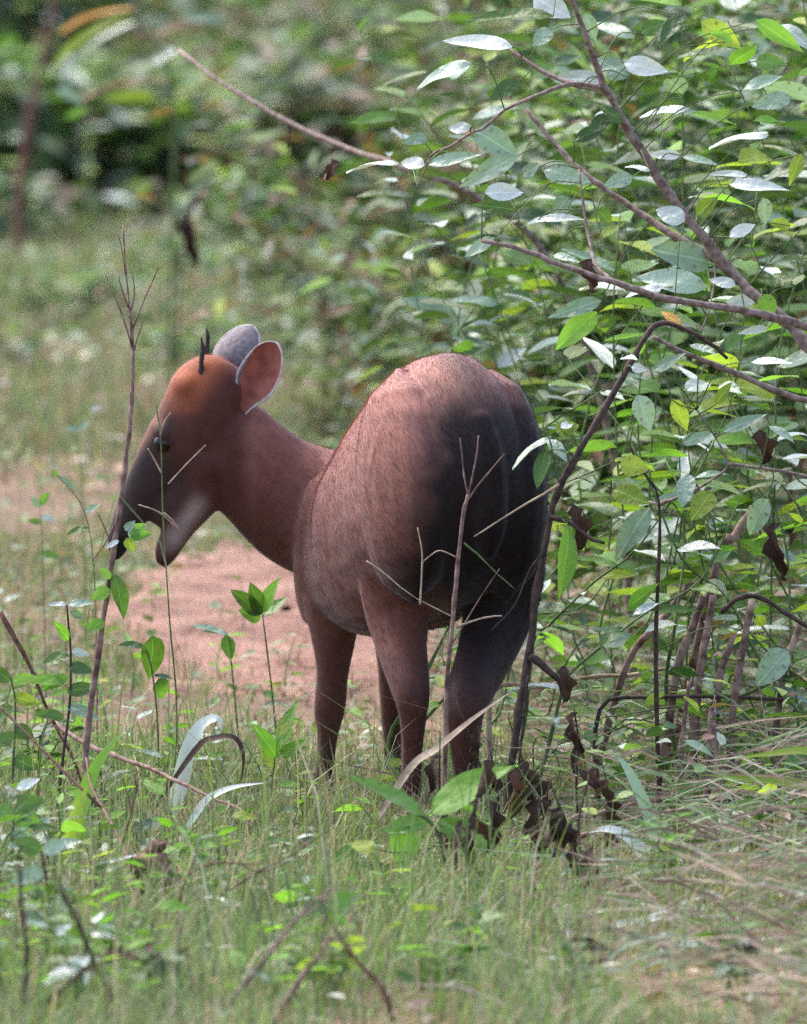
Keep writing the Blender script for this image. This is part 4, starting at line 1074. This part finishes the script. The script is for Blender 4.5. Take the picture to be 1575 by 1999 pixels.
for k in range(9):
    bx, by = 850 + 42 * k + RNG.uniform(-25, 25), RNG.uniform(1610, 1790)
    Yk = float(ground_at(bx, by)[1]); hk = RNG.uniform(150, 330)
    tx = bx + RNG.uniform(-70, 70)
    t = thing('withered_plant', 'thin withered dark stem with shrivelled hanging leaves in the tangle before the hind legs', 'plant', on_ground(P(bx, by, Yk)), 'withered stems before the hind legs')
    q = pix_path([(bx, by), (bx + (tx - bx) * .3 + RNG.uniform(-10, 10), by - hk * .5), (tx, by - hk)], Yk); q[0] = np.array(t.location)
    stem_part(t, q, .0018, .0008, 'bark_dark')
    for j in range(int(RNG.integers(2, 5))):
        p_, tg_ = along(q, float(RNG.uniform(.35, 1)))
        put_leaf(t, p_, (RNG.normal(0, .35), RNG.normal(0, .3), -1), (RNG.normal(0, .5), -1, .3), float(RNG.uniform(.03, .06)), 'curl', 'dead')

# --- sticks lying on the ground
def stick(label, pts, Y, r, mat='straw', group=None, name='fallen_stick', n=7):
    if name == 'dry_twig' and not hasattr(Y, '__len__'): Y = float(ground_at(*max(pts, key=lambda a: a[1]))[1])
    q = pix_path(pts, Y)
    zt = terrain(q[:, 0], q[:, 1])
    i = int(np.argmin(q[:, 2] - zt))
    t = thing(name, label, 'stick', (q[i][0], q[i][1], float(zt[i])), group)
    if q[i][2] - zt[i] > .01: q = np.vstack([on_ground(q[0] + np.array((0, -.02, 0))), q]) if i == 0 else np.vstack([q, on_ground(q[-1] + np.array((0, -.02, 0)))]) if i == len(q) - 1 else q
    stem_part(t, q, r, r * (.25 if name == 'dry_twig' else .6), mat, 'stem', n, .14)
    if name == 'dry_twig':
        for f_ in (.55, .75):
            p_, tg_ = along(q, f_); L0 = float(np.linalg.norm(q[-1] - q[0])) * .22
            e_ = p_ + (tg_ / np.linalg.norm(tg_) + RNG.normal(0, .45, 3)) * L0
            mesh_part('side_twig', tube([p_, (p_ + e_) / 2 + RNG.normal(0, .003, 3), e_], [r * .5, r * .35, r * .12], 5, 4, .1), M[mat], t)
    return t
stick('pale bleached stick lying across the weeds behind the bent dark stem', [(960, 1352), (1060, 1340), (1150, 1322), (1230, 1318), (1300, 1306)], .35, .004)
stick('dark thin branch lying level at the foot of the dry stalks', [(1170, 1385), (1280, 1362), (1400, 1360), (1530, 1366)], .1, .0032, 'bark_dark')
stick('reddish stick with a pale upper side pointing up towards the thicket', [(1085, 1612), (1150, 1592), (1230, 1572), (1290, 1560)], -.35, .0045, 'stalk')
stick('thinner reddish stick lying parallel just in front of another one', [(1105, 1645), (1180, 1618), (1260, 1592), (1340, 1580)], -.45, .0035, 'stalk')
stick('curved dark branch hooking down over the dry stalks', [(1408, 1195), (1440, 1168), (1480, 1165), (1530, 1195), (1590, 1240), (1640, 1330)], .05, .0035, 'bark_dark', name='hooked_branch')
stick('brown twig rising over the grass, forked near its foot, in front of the tall stalk', [(378, 1990), (340, 1870), (311, 1784), (257, 1690), (225, 1622), (180, 1540), (168, 1480)], [-1.6, -1.2, -.9, -.7, -.6, -.45, -.35], .0042, 'bark_red', name='dry_twig')
t = stick('brown twig lying from the tall stalk towards the curled pale leaf', [(88, 1395), (167, 1452), (270, 1491), (351, 1527), (410, 1556), (480, 1590)], [.1, 0, -.1, -.2, -.25, -.3], .0038, 'stalk', name='dry_twig')
stick('thin red brown twig leaning across the tall weeds beside the tall stalk', [(0, 1195), (58, 1302), (95, 1392), (150, 1500), (175, 1600)], -.1, .0032, 'bark_red', name='dry_twig')
stick('dark upright twig at the left end of the foreground weeds', [(40, 1999), (52, 1865), (42, 1775), (36, 1640)], -1.2, .0038, 'bark_dark', name='dry_twig')
stick('dark twig leaning backwards above the foreground weeds', [(235, 1999), (190, 1890), (148, 1797), (105, 1700)], -1.2, .0036, 'bark_dark', name='dry_twig')
stick('thin arching brown twig touching the red brown root knot', [(320, 1800), (390, 1775), (463, 1728), (510, 1698), (590, 1655), (600, 1600)], -.7, .002, 'bark_red', name='dry_twig')
stick('long straight blurred twig rising in the foreground grass', [(425, 1990), (540, 1842), (600, 1770), (650, 1730)], -1.6, .0032, 'bark_grey', name='dry_twig')
stick('pale pinkish straight stick standing in the foreground grass', [(525, 2010), (585, 1915), (650, 1825)], -1.75, .0048, 'stalk', name='dry_twig')
stick('dark red twig bent at the foot of the foreground sapling', [(765, 1995), (748, 1930), (700, 1880), (665, 1830), (640, 1790)], -1.5, .0034, 'bark_red', name='dry_twig')
stick('thin bow shaped brown twig above the grass', [(340, 1830), (360, 1720), (400, 1690), (460, 1685), (505, 1705)], -.8, .0022, 'bark_red', name='dry_twig')
stick('dark bent twig lying in the weeds at the left', [(40, 1995), (110, 1940), (180, 1880), (240, 1850)], -1.5, .0035, 'bark_red', name='dry_twig')
stick('upright brown twig among the foreground weeds with a forked top', [(215, 1720), (240, 1640), (262, 1560), (275, 1500)], -.5, .0022, 'bark_red', name='dry_twig')
stick('long red twig arching low over the litter in the foreground', [(1270, 1999), (1320, 1965), (1400, 1940), (1480, 1965), (1575, 2000)], -1.6, .0028, 'bark_red', name='dry_twig')
stick('short dark stick lying on the bare red earth beside the fore leg', [(520, 1262), (560, 1250), (605, 1262)], float(ground_at(560, 1258)[1]), .0032, 'bark_dark')
stick('thin dark stick lying on the bare red earth below the muzzle', [(330, 1150), (375, 1142), (420, 1148)], float(ground_at(375, 1148)[1]), .0026, 'bark_dark')
rk = thing('root_knot', 'red brown woody root knot sticking out of the grass where thin twigs meet', 'root', on_ground(P(312, 1830, -.95)))
b0 = np.array(rk.location)
mesh_part('knot', tube([b0 - UP * .01, b0 + np.array((.006, 0, .022)), b0 + np.array((-.009, .002, .048)), b0 + np.array((.003, 0, .07))], [.020, .018, .015, .004], 11, 5, .3), M['bark_red'], rk)
mesh_part('root', tube([b0 + UP * .01, b0 + np.array((-.03, 0, .012)), b0 + np.array((-.06, .01, -.004))], [.009, .006, .003], 8, 4, .15), M['bark_red'], rk)
mesh_part('root', tube([b0 + UP * .01, b0 + np.array((.03, -.01, .01)), b0 + np.array((.05, -.02, -.004))], [.008, .005, .003], 8, 4, .15), M['bark_red'], rk)

# --- grass blades that stand out one by one
def blade(label, pts, Y, w, mat, name='grass_blade', group=None):
    """a ribbon along a path, folded along its middle"""
    q = pix_path(pts, Y)
    d0 = q[0] - q[1]; hgt = max(q[0][2] - float(terrain(q[0][0], q[0][1])), 0)
    if hgt > .004: q = np.vstack([on_ground(q[0] + np.array((d0[0], d0[1], 0)) / np.linalg.norm(d0) * hgt * .8), q])
    q = catmull(q, 5)
    base = on_ground(q[0])
    t = thing(name, label, 'grass blade', base, group)
    T = np.gradient(q, axis=0); v, f = [], []
    for i, (c, tg) in enumerate(zip(q, T)):
        s = i / (len(q) - 1)
        tg = tg / np.linalg.norm(tg)
        sd = np.cross(tg, VIEW + np.array((0, 0, .9))); sd = sd / np.linalg.norm(sd)
        nn = np.cross(sd, tg)
        hw = w * PX / 2 * min(1, .35 + 3 * s) * max(1 - s ** 3, .04)
        v += [c - sd * hw, c - nn * hw * .25, c + sd * hw]
    for i in range(len(q) - 1):
        a = i * 3
        f += [(a, a + 1, a + 4, a + 3), (a + 1, a + 2, a + 5, a + 4)]
    off = np.array(t.location)
    link('blade', new_mesh('blade', [p - off for p in v], f, M[mat]), t)
    return t
blade('pale blue green grass blade arching over the litter, the upper of two', [(1120, 1840), (1180, 1810), (1260, 1795), (1340, 1790)], -1.2, 16, 'pale')
blade('broad pale arching grass blade over the litter, the lower of two', [(1190, 1890), (1260, 1858), (1330, 1842), (1400, 1850), (1440, 1870)], -1.35, 18, 'pale')
blade('short pale grass blade crossing above two pale arching ones', [(1290, 1790), (1335, 1770), (1400, 1775), (1430, 1785)], -1.1, 16, 'pale')
blade('bright yellow green grass blade pointing into the picture, the longer lower one', [(1640, 1560), (1560, 1530), (1460, 1520), (1368, 1512)], -.6, 24, 'yellow')
blade('bright yellow green grass blade pointing into the picture, the shorter upper one', [(1640, 1500), (1575, 1466), (1510, 1470), (1440, 1480)], -.6, 22, 'yellow')
blade('large pale curled grass blade standing in the grass and bent over at the top', [(345, 1560), (358, 1500), (372, 1450), (395, 1412), (425, 1402), (432, 1425)], -.1, 34, 'pale')
blade('brown dry blade tip curving down beside the large pale curled blade', [(380, 1465), (420, 1440), (458, 1440), (475, 1475), (470, 1525)], -.12, 14, 'dead')
blade('long pale dry blade slanting down across the hind legs of the deer', [(800, 1500), (850, 1462), (920, 1405), (1000, 1348)], -.2, 17, 'straw')
blade('broad light green blade standing upright beside the tall stalk', [(130, 1690), (150, 1600), (185, 1500), (240, 1425)], -.4, 34, 'fresh')
blade('second light green blade lower down beside the tall stalk', [(120, 1740), (135, 1660), (150, 1590), (172, 1530)], -.6, 36, 'yellow')
blade('whitish grass blade lying bent before the fore foot of the deer', [(395, 1570), (420, 1550), (460, 1535), (520, 1528)], -.3, 16, 'pale')
blade('thin pale straw leaf lying over the foreground grass', [(135, 1720), (190, 1690), (250, 1672), (312, 1662)], -.8, 10, 'pale')
blade('thin pale straw leaf lying low in the foreground weeds', [(200, 1765), (240, 1752), (300, 1757)], -1.0, 12, 'yellow')
blade('greyish broad leaf bent over the sticks under the thicket', [(1270, 1690), (1235, 1640), (1190, 1618), (1150, 1625)], -.6, 30, 'pale')
blade('green arching blade crossing the sticks beside the withered plants', [(1300, 1720), (1270, 1600), (1230, 1510), (1200, 1470)], -.5, 26, 'glaucous')
for k in range(46):
    px_, py_ = RNG.uniform(1020, 1620), RNG.uniform(1560, 1960)
    g0 = ground_at(px_, py_); Yb = g0[1]
    ln, hh = RNG.uniform(80, 210), RNG.uniform(12, 60)
    sg_ = 1 if RNG.random() < .6 else -1
    mt = ['glaucous', 'green', 'dry', 'fresh', 'glaucous', 'dry', 'pale'][int(RNG.integers(7))]
    look = {'glaucous': 'grey green', 'green': 'mid green', 'dry': 'dry tan', 'fresh': 'light green', 'pale': 'whitish'}[mt]
    blade(f'long thin {look} grass blade arching among the litter under the thicket', [(px_, py_), (px_ + sg_ * ln * .3, py_ - hh), (px_ + sg_ * ln * .7, py_ - hh * 1.35), (px_ + sg_ * ln, py_ - hh * 1.2)], Yb, RNG.uniform(4, 9),
          mt, group=f'thin {look} grass blades under the thicket')

# --- seedlings and weeds of the clearing
def weedling(label, base, Y, stem, leaves, r=.0016, bark='stem_green', group=None, name='seedling', cat='plant'):
    t = thing(name, label, cat, on_ground(P(*base, Y)), group)
    q = pix_path([base] + stem, Y); q[0] = np.array(t.location)
    stem_part(t, q, r, r * .5, bark)
    for x1, y1, x2, y2, w, mt, *kd in leaves:
        leaf_between(t, (x1, y1), (x2, y2), w, Y, kd[0] if kd else 'oval', mt, Y + float(RNG.uniform(-.02, .02)))
    return t
weedling('seedling with a tuft of upturned green leaves against the bare red earth', (548, 1420), .5, [(525, 1300), (512, 1200)], [(510, 1200, 456, 1152, 34, 'green'), (512, 1195, 540, 1128, 26, 'fresh'), (510, 1200, 492, 1140, 34, 'green'), (514, 1205, 560, 1160, 22, 'green'), (508, 1210, 470, 1190, 28, 'green')])
weedling('seedling with two drooping green leaves one above the other on the red earth', (312, 1490), .35, [(305, 1380), (290, 1280), (268, 1262)], [(296, 1240, 300, 1330, 44, 'green', 'ovate'), (308, 1325, 322, 1368, 34, 'green', 'ovate'), (280, 1262, 235, 1255, 14, 'dark'), (300, 1320, 345, 1322, 10, 'dark')])
weedling('small seedling with a drooping leaf between two larger ones on the red earth', (470, 1420), .6, [(455, 1330), (445, 1240)], [(440, 1240, 452, 1288, 28, 'green'), (442, 1236, 400, 1228, 12, 'glaucous'), (445, 1240, 380, 1215, 12, 'glaucous')])
weedling('fresh light green seedling with upright leaves beside the fore foot', (528, 1610), -.05, [(530, 1540), (540, 1450)], [(540, 1480, 500, 1415, 30, 'fresh'), (545, 1470, 575, 1360, 28, 'fresh'), (545, 1480, 600, 1440, 24, 'fresh'), (535, 1500, 510, 1450, 22, 'yellow'), (545, 1440, 566, 1390, 24, 'yellow')])
weedling('leafy weed with spreading pale green leaves growing beside the tall stalk', (110, 1640), .0, [(120, 1500), (135, 1380), (138, 1280), (130, 1180)],
         [(130, 1180, 95, 1178, 10, 'pale'), (132, 1182, 185, 1172, 16, 'glaucous'), (136, 1195, 165, 1205, 16, 'glaucous'), (136, 1280, 80, 1290, 24, 'green'), (138, 1270, 175, 1278, 16, 'pale'), (134, 1300, 180, 1310, 24, 'dark'), (132, 1320, 80, 1345, 24, 'fresh'), (130, 1350, 190, 1340, 28, 'green'), (126, 1330, 60, 1325, 22, 'fresh'), (125, 1400, 70, 1390, 22, 'green'), (128, 1380, 200, 1400, 22, 'glaucous'), (134, 1250, 110, 1215, 20, 'fresh')], .0022, 'bark_dark', name='leafy_weed')
weedling('leafy weed of crowded green leaves left of the thin red brown twig', (20, 1640), -.05, [(25, 1500), (30, 1380), (20, 1320)],
         [(20, 1330, -20, 1300, 26, 'green'), (22, 1330, 70, 1320, 22, 'fresh'), (25, 1360, 75, 1372, 26, 'yellow'), (25, 1380, -15, 1400, 26, 'green'), (28, 1420, 70, 1440, 28, 'dark'), (26, 1440, -20, 1450, 28, 'green'), (25, 1480, 75, 1500, 30, 'green')], .002, name='leafy_weed')
weedling('small weed with thin pale buds left of the muzzle', (190, 1330), .7, [(185, 1150), (165, 1000), (110, 925)], [(110, 928, 150, 958, 10, 'glaucous', 'lance'), (165, 1000, 192, 985, 14, 'glaucous'), (110, 930, 104, 918, 12, 'green'), (172, 1030, 130, 1040, 14, 'green')], .0011, 'stalk')
weedling('small weed with little curled leaves in the grass before the red earth', (90, 1300), 1.4, [(85, 1150), (78, 980)], [(78, 985, 95, 962, 18, 'fresh'), (78, 990, 62, 970, 16, 'glaucous'), (80, 1010, 110, 1012, 14, 'pale'), (80, 1020, 55, 1015, 14, 'green'), (82, 1080, 120, 1085, 16, 'green')], .0011, 'stalk')
weedling('weed with a few small leaves standing above the head of the tall stalk grass', (170, 1100), 2.4, [(160, 950), (150, 840)], [(150, 845, 130, 830, 14, 'glaucous'), (150, 840, 172, 822, 14, 'glaucous'), (152, 870, 130, 880, 12, 'green'), (178, 800, 195, 792, 10, 'pale')], .001, 'stem_green')
weedling('foreground weed of pale and green leaves at the lower left with grey leaves', (80, 1960), -1.3, [(85, 1850), (95, 1760), (80, 1660)],
         [(80, 1660, 30, 1640, 34, 'green'), (84, 1665, 130, 1640, 26, 'glaucous'), (85, 1700, 20, 1720, 30, 'glaucous'), (90, 1760, 150, 1785, 44, 'glaucous'), (90, 1790, 40, 1800, 30, 'pale'), (92, 1800, 140, 1830, 40, 'green'), (84, 1870, 20, 1905, 24, 'orange'), (86, 1850, 60, 1890, 24, 'fresh'), (84, 1900, 150, 1920, 30, 'green')], .0026, 'bark_dark', name='leafy_weed')
weedling('foreground weed of rounded green leaves under the dark upright twig', (20, 1750), -.9, [(22, 1660), (30, 1570)],
         [(30, 1575, 85, 1560, 34, 'green', 'ovate'), (28, 1580, -20, 1600, 34, 'green', 'ovate'), (30, 1560, 10, 1530, 24, 'dark'), (30, 1590, 80, 1610, 34, 'fresh', 'ovate'), (32, 1540, 75, 1520, 18, 'pale'), (26, 1620, 60, 1650, 20, 'glaucous')], .002, name='leafy_weed')
weedling('blurred foreground weed with one broad green leaf beside the straight twig', (600, 1999), -1.6, [(618, 1880), (640, 1770)], [(640, 1775, 590, 1765, 30, 'dark'), (640, 1775, 700, 1745, 34, 'green'), (635, 1790, 680, 1800, 24, 'green'), (660, 1840, 720, 1930, 24, 'yellow')], .002, 'bark_red')
weedling('foreground weed with an orange leaf and small pale leaves', (470, 1960), -1.4, [(480, 1880), (485, 1840)], [(485, 1845, 455, 1870, 26, 'yellow'), (486, 1850, 520, 1865, 24, 'glaucous'), (484, 1880, 520, 1900, 26, 'fresh'), (480, 1890, 440, 1900, 20, 'green')], .0016)
weedling('pale dried up leaf cluster standing in the foreground grass', (400, 1990), -1.6, [(402, 1960), (405, 1930)], [(402, 1960, 400, 1900, 30, 'pale'), (404, 1960, 425, 1920, 26, 'dry'), (400, 1965, 375, 1935, 24, 'dry'), (404, 1970, 445, 1955, 26, 'pale')], .0014, 'straw')
weedling('single pale upright leaf in the foreground grass below the dark red twig', (845, 1995), -1.7, [(846, 1985)], [(843, 1990, 842, 1942, 26, 'pale'), (846, 1992, 830, 1968, 12, 'dry')], .0014)
for k, (bx, by, hpx, kinds, nl, lab) in enumerate([
        (150, 1985, 170, ['glaucous', 'pale', 'green'], 9, 'foreground weed with whitish grey leaves between the two dark twigs'), (215, 1930, 130, ['green', 'fresh'], 8, 'bushy green foreground weed behind the leaning dark twig'),
        (60, 1860, 150, ['glaucous', 'green', 'dark'], 9, 'foreground weed of grey and dark green leaves around the dark upright twig'), (300, 1960, 90, ['dark', 'green', 'dead'], 8, 'dull foreground weed with some dead leaves below the root knot'),
        (-30, 1780, 190, ['green', 'glaucous'], 9, 'green and grey weed partly beyond the edge of the foreground weeds'), (110, 1720, 150, ['fresh', 'glaucous', 'dark'], 8, 'weed of mixed leaves beside the second light green blade'),
        (200, 1600, 110, ['green', 'dark'], 7, 'small dark weed at the foot of the tall stalk'), (60, 1560, 170, ['green', 'fresh', 'dark'], 10, 'thick green weed below the thin red brown twig'), (650, 1960, 120, ['green', 'yellow'], 7, 'green and yellow weed beside the dark red bent twig'),
        (880, 1930, 90, ['fresh', 'green'], 6, 'little upright green weed below the withered plants'), (1120, 1930, 100, ['glaucous', 'green', 'dead'], 7, 'weed with some dead leaves beside the pale arching blades'), (1420, 1940, 120, ['green', 'dead', 'glaucous'], 8, 'weed with brown leaves in the litter under the thicket'),
        (1290, 1740, 130, ['green', 'fresh', 'dark'], 8, 'green weed behind the short pale grass blade'), (1480, 1700, 170, ['green', 'dark', 'yellow'], 9, 'taller green weed below the yellow green blades')]):
    g0 = ground_at(bx, by)
    t = thing('leafy_weed', lab, 'plant', on_ground(g0))
    b0 = np.array(t.location); hh = hpx * PX
    for j in range(3):
        e = b0 + np.array((RNG.normal(0, .3) * hh, RNG.normal(0, .2) * hh, hh * RNG.uniform(.7, 1.05)))
        leafy_stem(t, bez(b0 + RNG.normal(0, .004, 3) * np.array((1, 1, 0)), e, .6, 5, .003), .0016, .0007, nl, .02, .045, kinds, .2, 'stem_green', ('oval', 'lance', 'ovate'), .65)
# little weeds of the clearing: look-alikes
WEED_KINDS = [('green', 'oval', 'mid green oval'), ('fresh', 'oval', 'light green oval'), ('glaucous', 'lance', 'grey green pointed'), ('yellow', 'ovate', 'yellowish rounded'), ('dark', 'oval', 'dark green oval'), ('fresh', 'lance', 'light green pointed'), ('green', 'ovate', 'mid green rounded')]
for k in range(210):
    px_, py_ = (RNG.uniform(-120, 1080), RNG.uniform(1180, 1990)) if k % 2 else (RNG.uniform(-80, 620), RNG.uniform(1480, 1990))
    g0 = ground_at(px_, py_)
    if bare_mask(np.array([g0[0]]), np.array([g0[1]]))[0] > .5 and RNG.random() < .7: continue
    if g0[1] > .1 and 560 < px_ < 1000 and g0[1] < .8: continue
    mt, kd, look = WEED_KINDS[int(RNG.integers(7))]
    where = 'beside the bare red earth' if g0[1] > .9 else 'in the grass around the deer' if g0[1] > -.35 else 'in the open grass before the deer'
    t = thing('small_weed', f'little weed with {look} leaves {where}', 'plant', on_ground(g0), f'little {look} leaved weeds {where}')
    h = RNG.uniform(.03, .085)
    b0 = np.array(t.location)
    q = np.array([b0, b0 + np.array((RNG.normal(0, .006), RNG.normal(0, .006), h * .5)), b0 + np.array((RNG.normal(0, .012), RNG.normal(0, .012), h))])
    leafy_stem(t, q, .0012, .0006, int(RNG.integers(3, 7)), .016, .04, [mt], .35, 'stem_green', (kd,), .7)

# tangle of straw and small weeds under the thicket
n = 6000
x = RNG.uniform(.06, 1.25, n); y = RNG.uniform(-2.2, 2.2, n)
keep = RNG.uniform(0, 1, n) < np.clip((x - .10 + .06 * y) * 4, .1, 1)
x, y = x[keep], y[keep]; n = len(x)
L_ = RNG.uniform(.05, .2, n); wd = RNG.uniform(.0012, .0034, n); az = RNG.uniform(-.9, .9, n) + math.pi * (RNG.random(n) < .5); el = np.abs(RNG.normal(.05, .22, n))
p0 = np.stack([x, y, terrain(x, y) + np.abs(RNG.normal(0, .018, n)) + .10 * RNG.random(n) ** 3 * (x > .25)], 1)
d_ = np.stack([np.cos(az) * np.cos(el), np.sin(az) * np.cos(el), np.sin(el)], 1)
sd_ = np.cross(d_, np.array((0, -.75, .65))); sd_ /= np.linalg.norm(sd_, axis=1, keepdims=True); sd_ *= (wd / 2)[:, None]
mid = p0 + d_ * (L_ * .5)[:, None] + np.stack([np.zeros(n), np.zeros(n), L_ * RNG.uniform(.0, .16, n)], 1); tip = p0 + d_ * L_[:, None]
v = np.stack([p0 - sd_, p0 + sd_, mid - sd_, mid + sd_, tip - sd_ * .2, tip + sd_ * .2], 1).reshape(-1, 3)
t = (np.arange(n)[:, None, None] * 6 + np.array([(0, 1, 3), (0, 3, 2), (2, 3, 5), (2, 5, 4)])[None]).reshape(-1, 3)
c = np.repeat(palette(n, [(.40, .31, .25), (.28, .18, .15), (.15, .08, .065), (.14, .22, .08), (.26, .34, .20), (.55, .52, .46)], (3, 4, 4, 4, 3, .8))[:, None], 6, 1).reshape(-1, 3)
tag(link('dry_tangle', fast_mesh('dry_tangle', v, t, M['grass'], color=c)), 'tangle of dry straw and thin blades lying under the thicket', 'straw', kind='stuff')
n = 2300
x = RNG.uniform(.2, 1.1, n); y = RNG.uniform(-.5, 2.2, n); az = RNG.uniform(0, 6.283, n)
lw = leaf_cloud('low_weeds', np.stack([x, y, terrain(x, y) + np.abs(RNG.normal(.03, .09, n))], 1), np.stack([np.cos(az), np.sin(az), RNG.uniform(-.6, .6, n)], 1),
    np.stack([RNG.normal(0, .55, n), RNG.normal(0, .55, n), np.ones(n)], 1), RNG.uniform(.02, .05, n), palette(n, LEAFC, (3, 4, 3, 3, 2, 1.2, 3)), 'oval')
tag(lw, 'low crowded weeds and dead leaves covering the floor of the thicket', 'weeds')
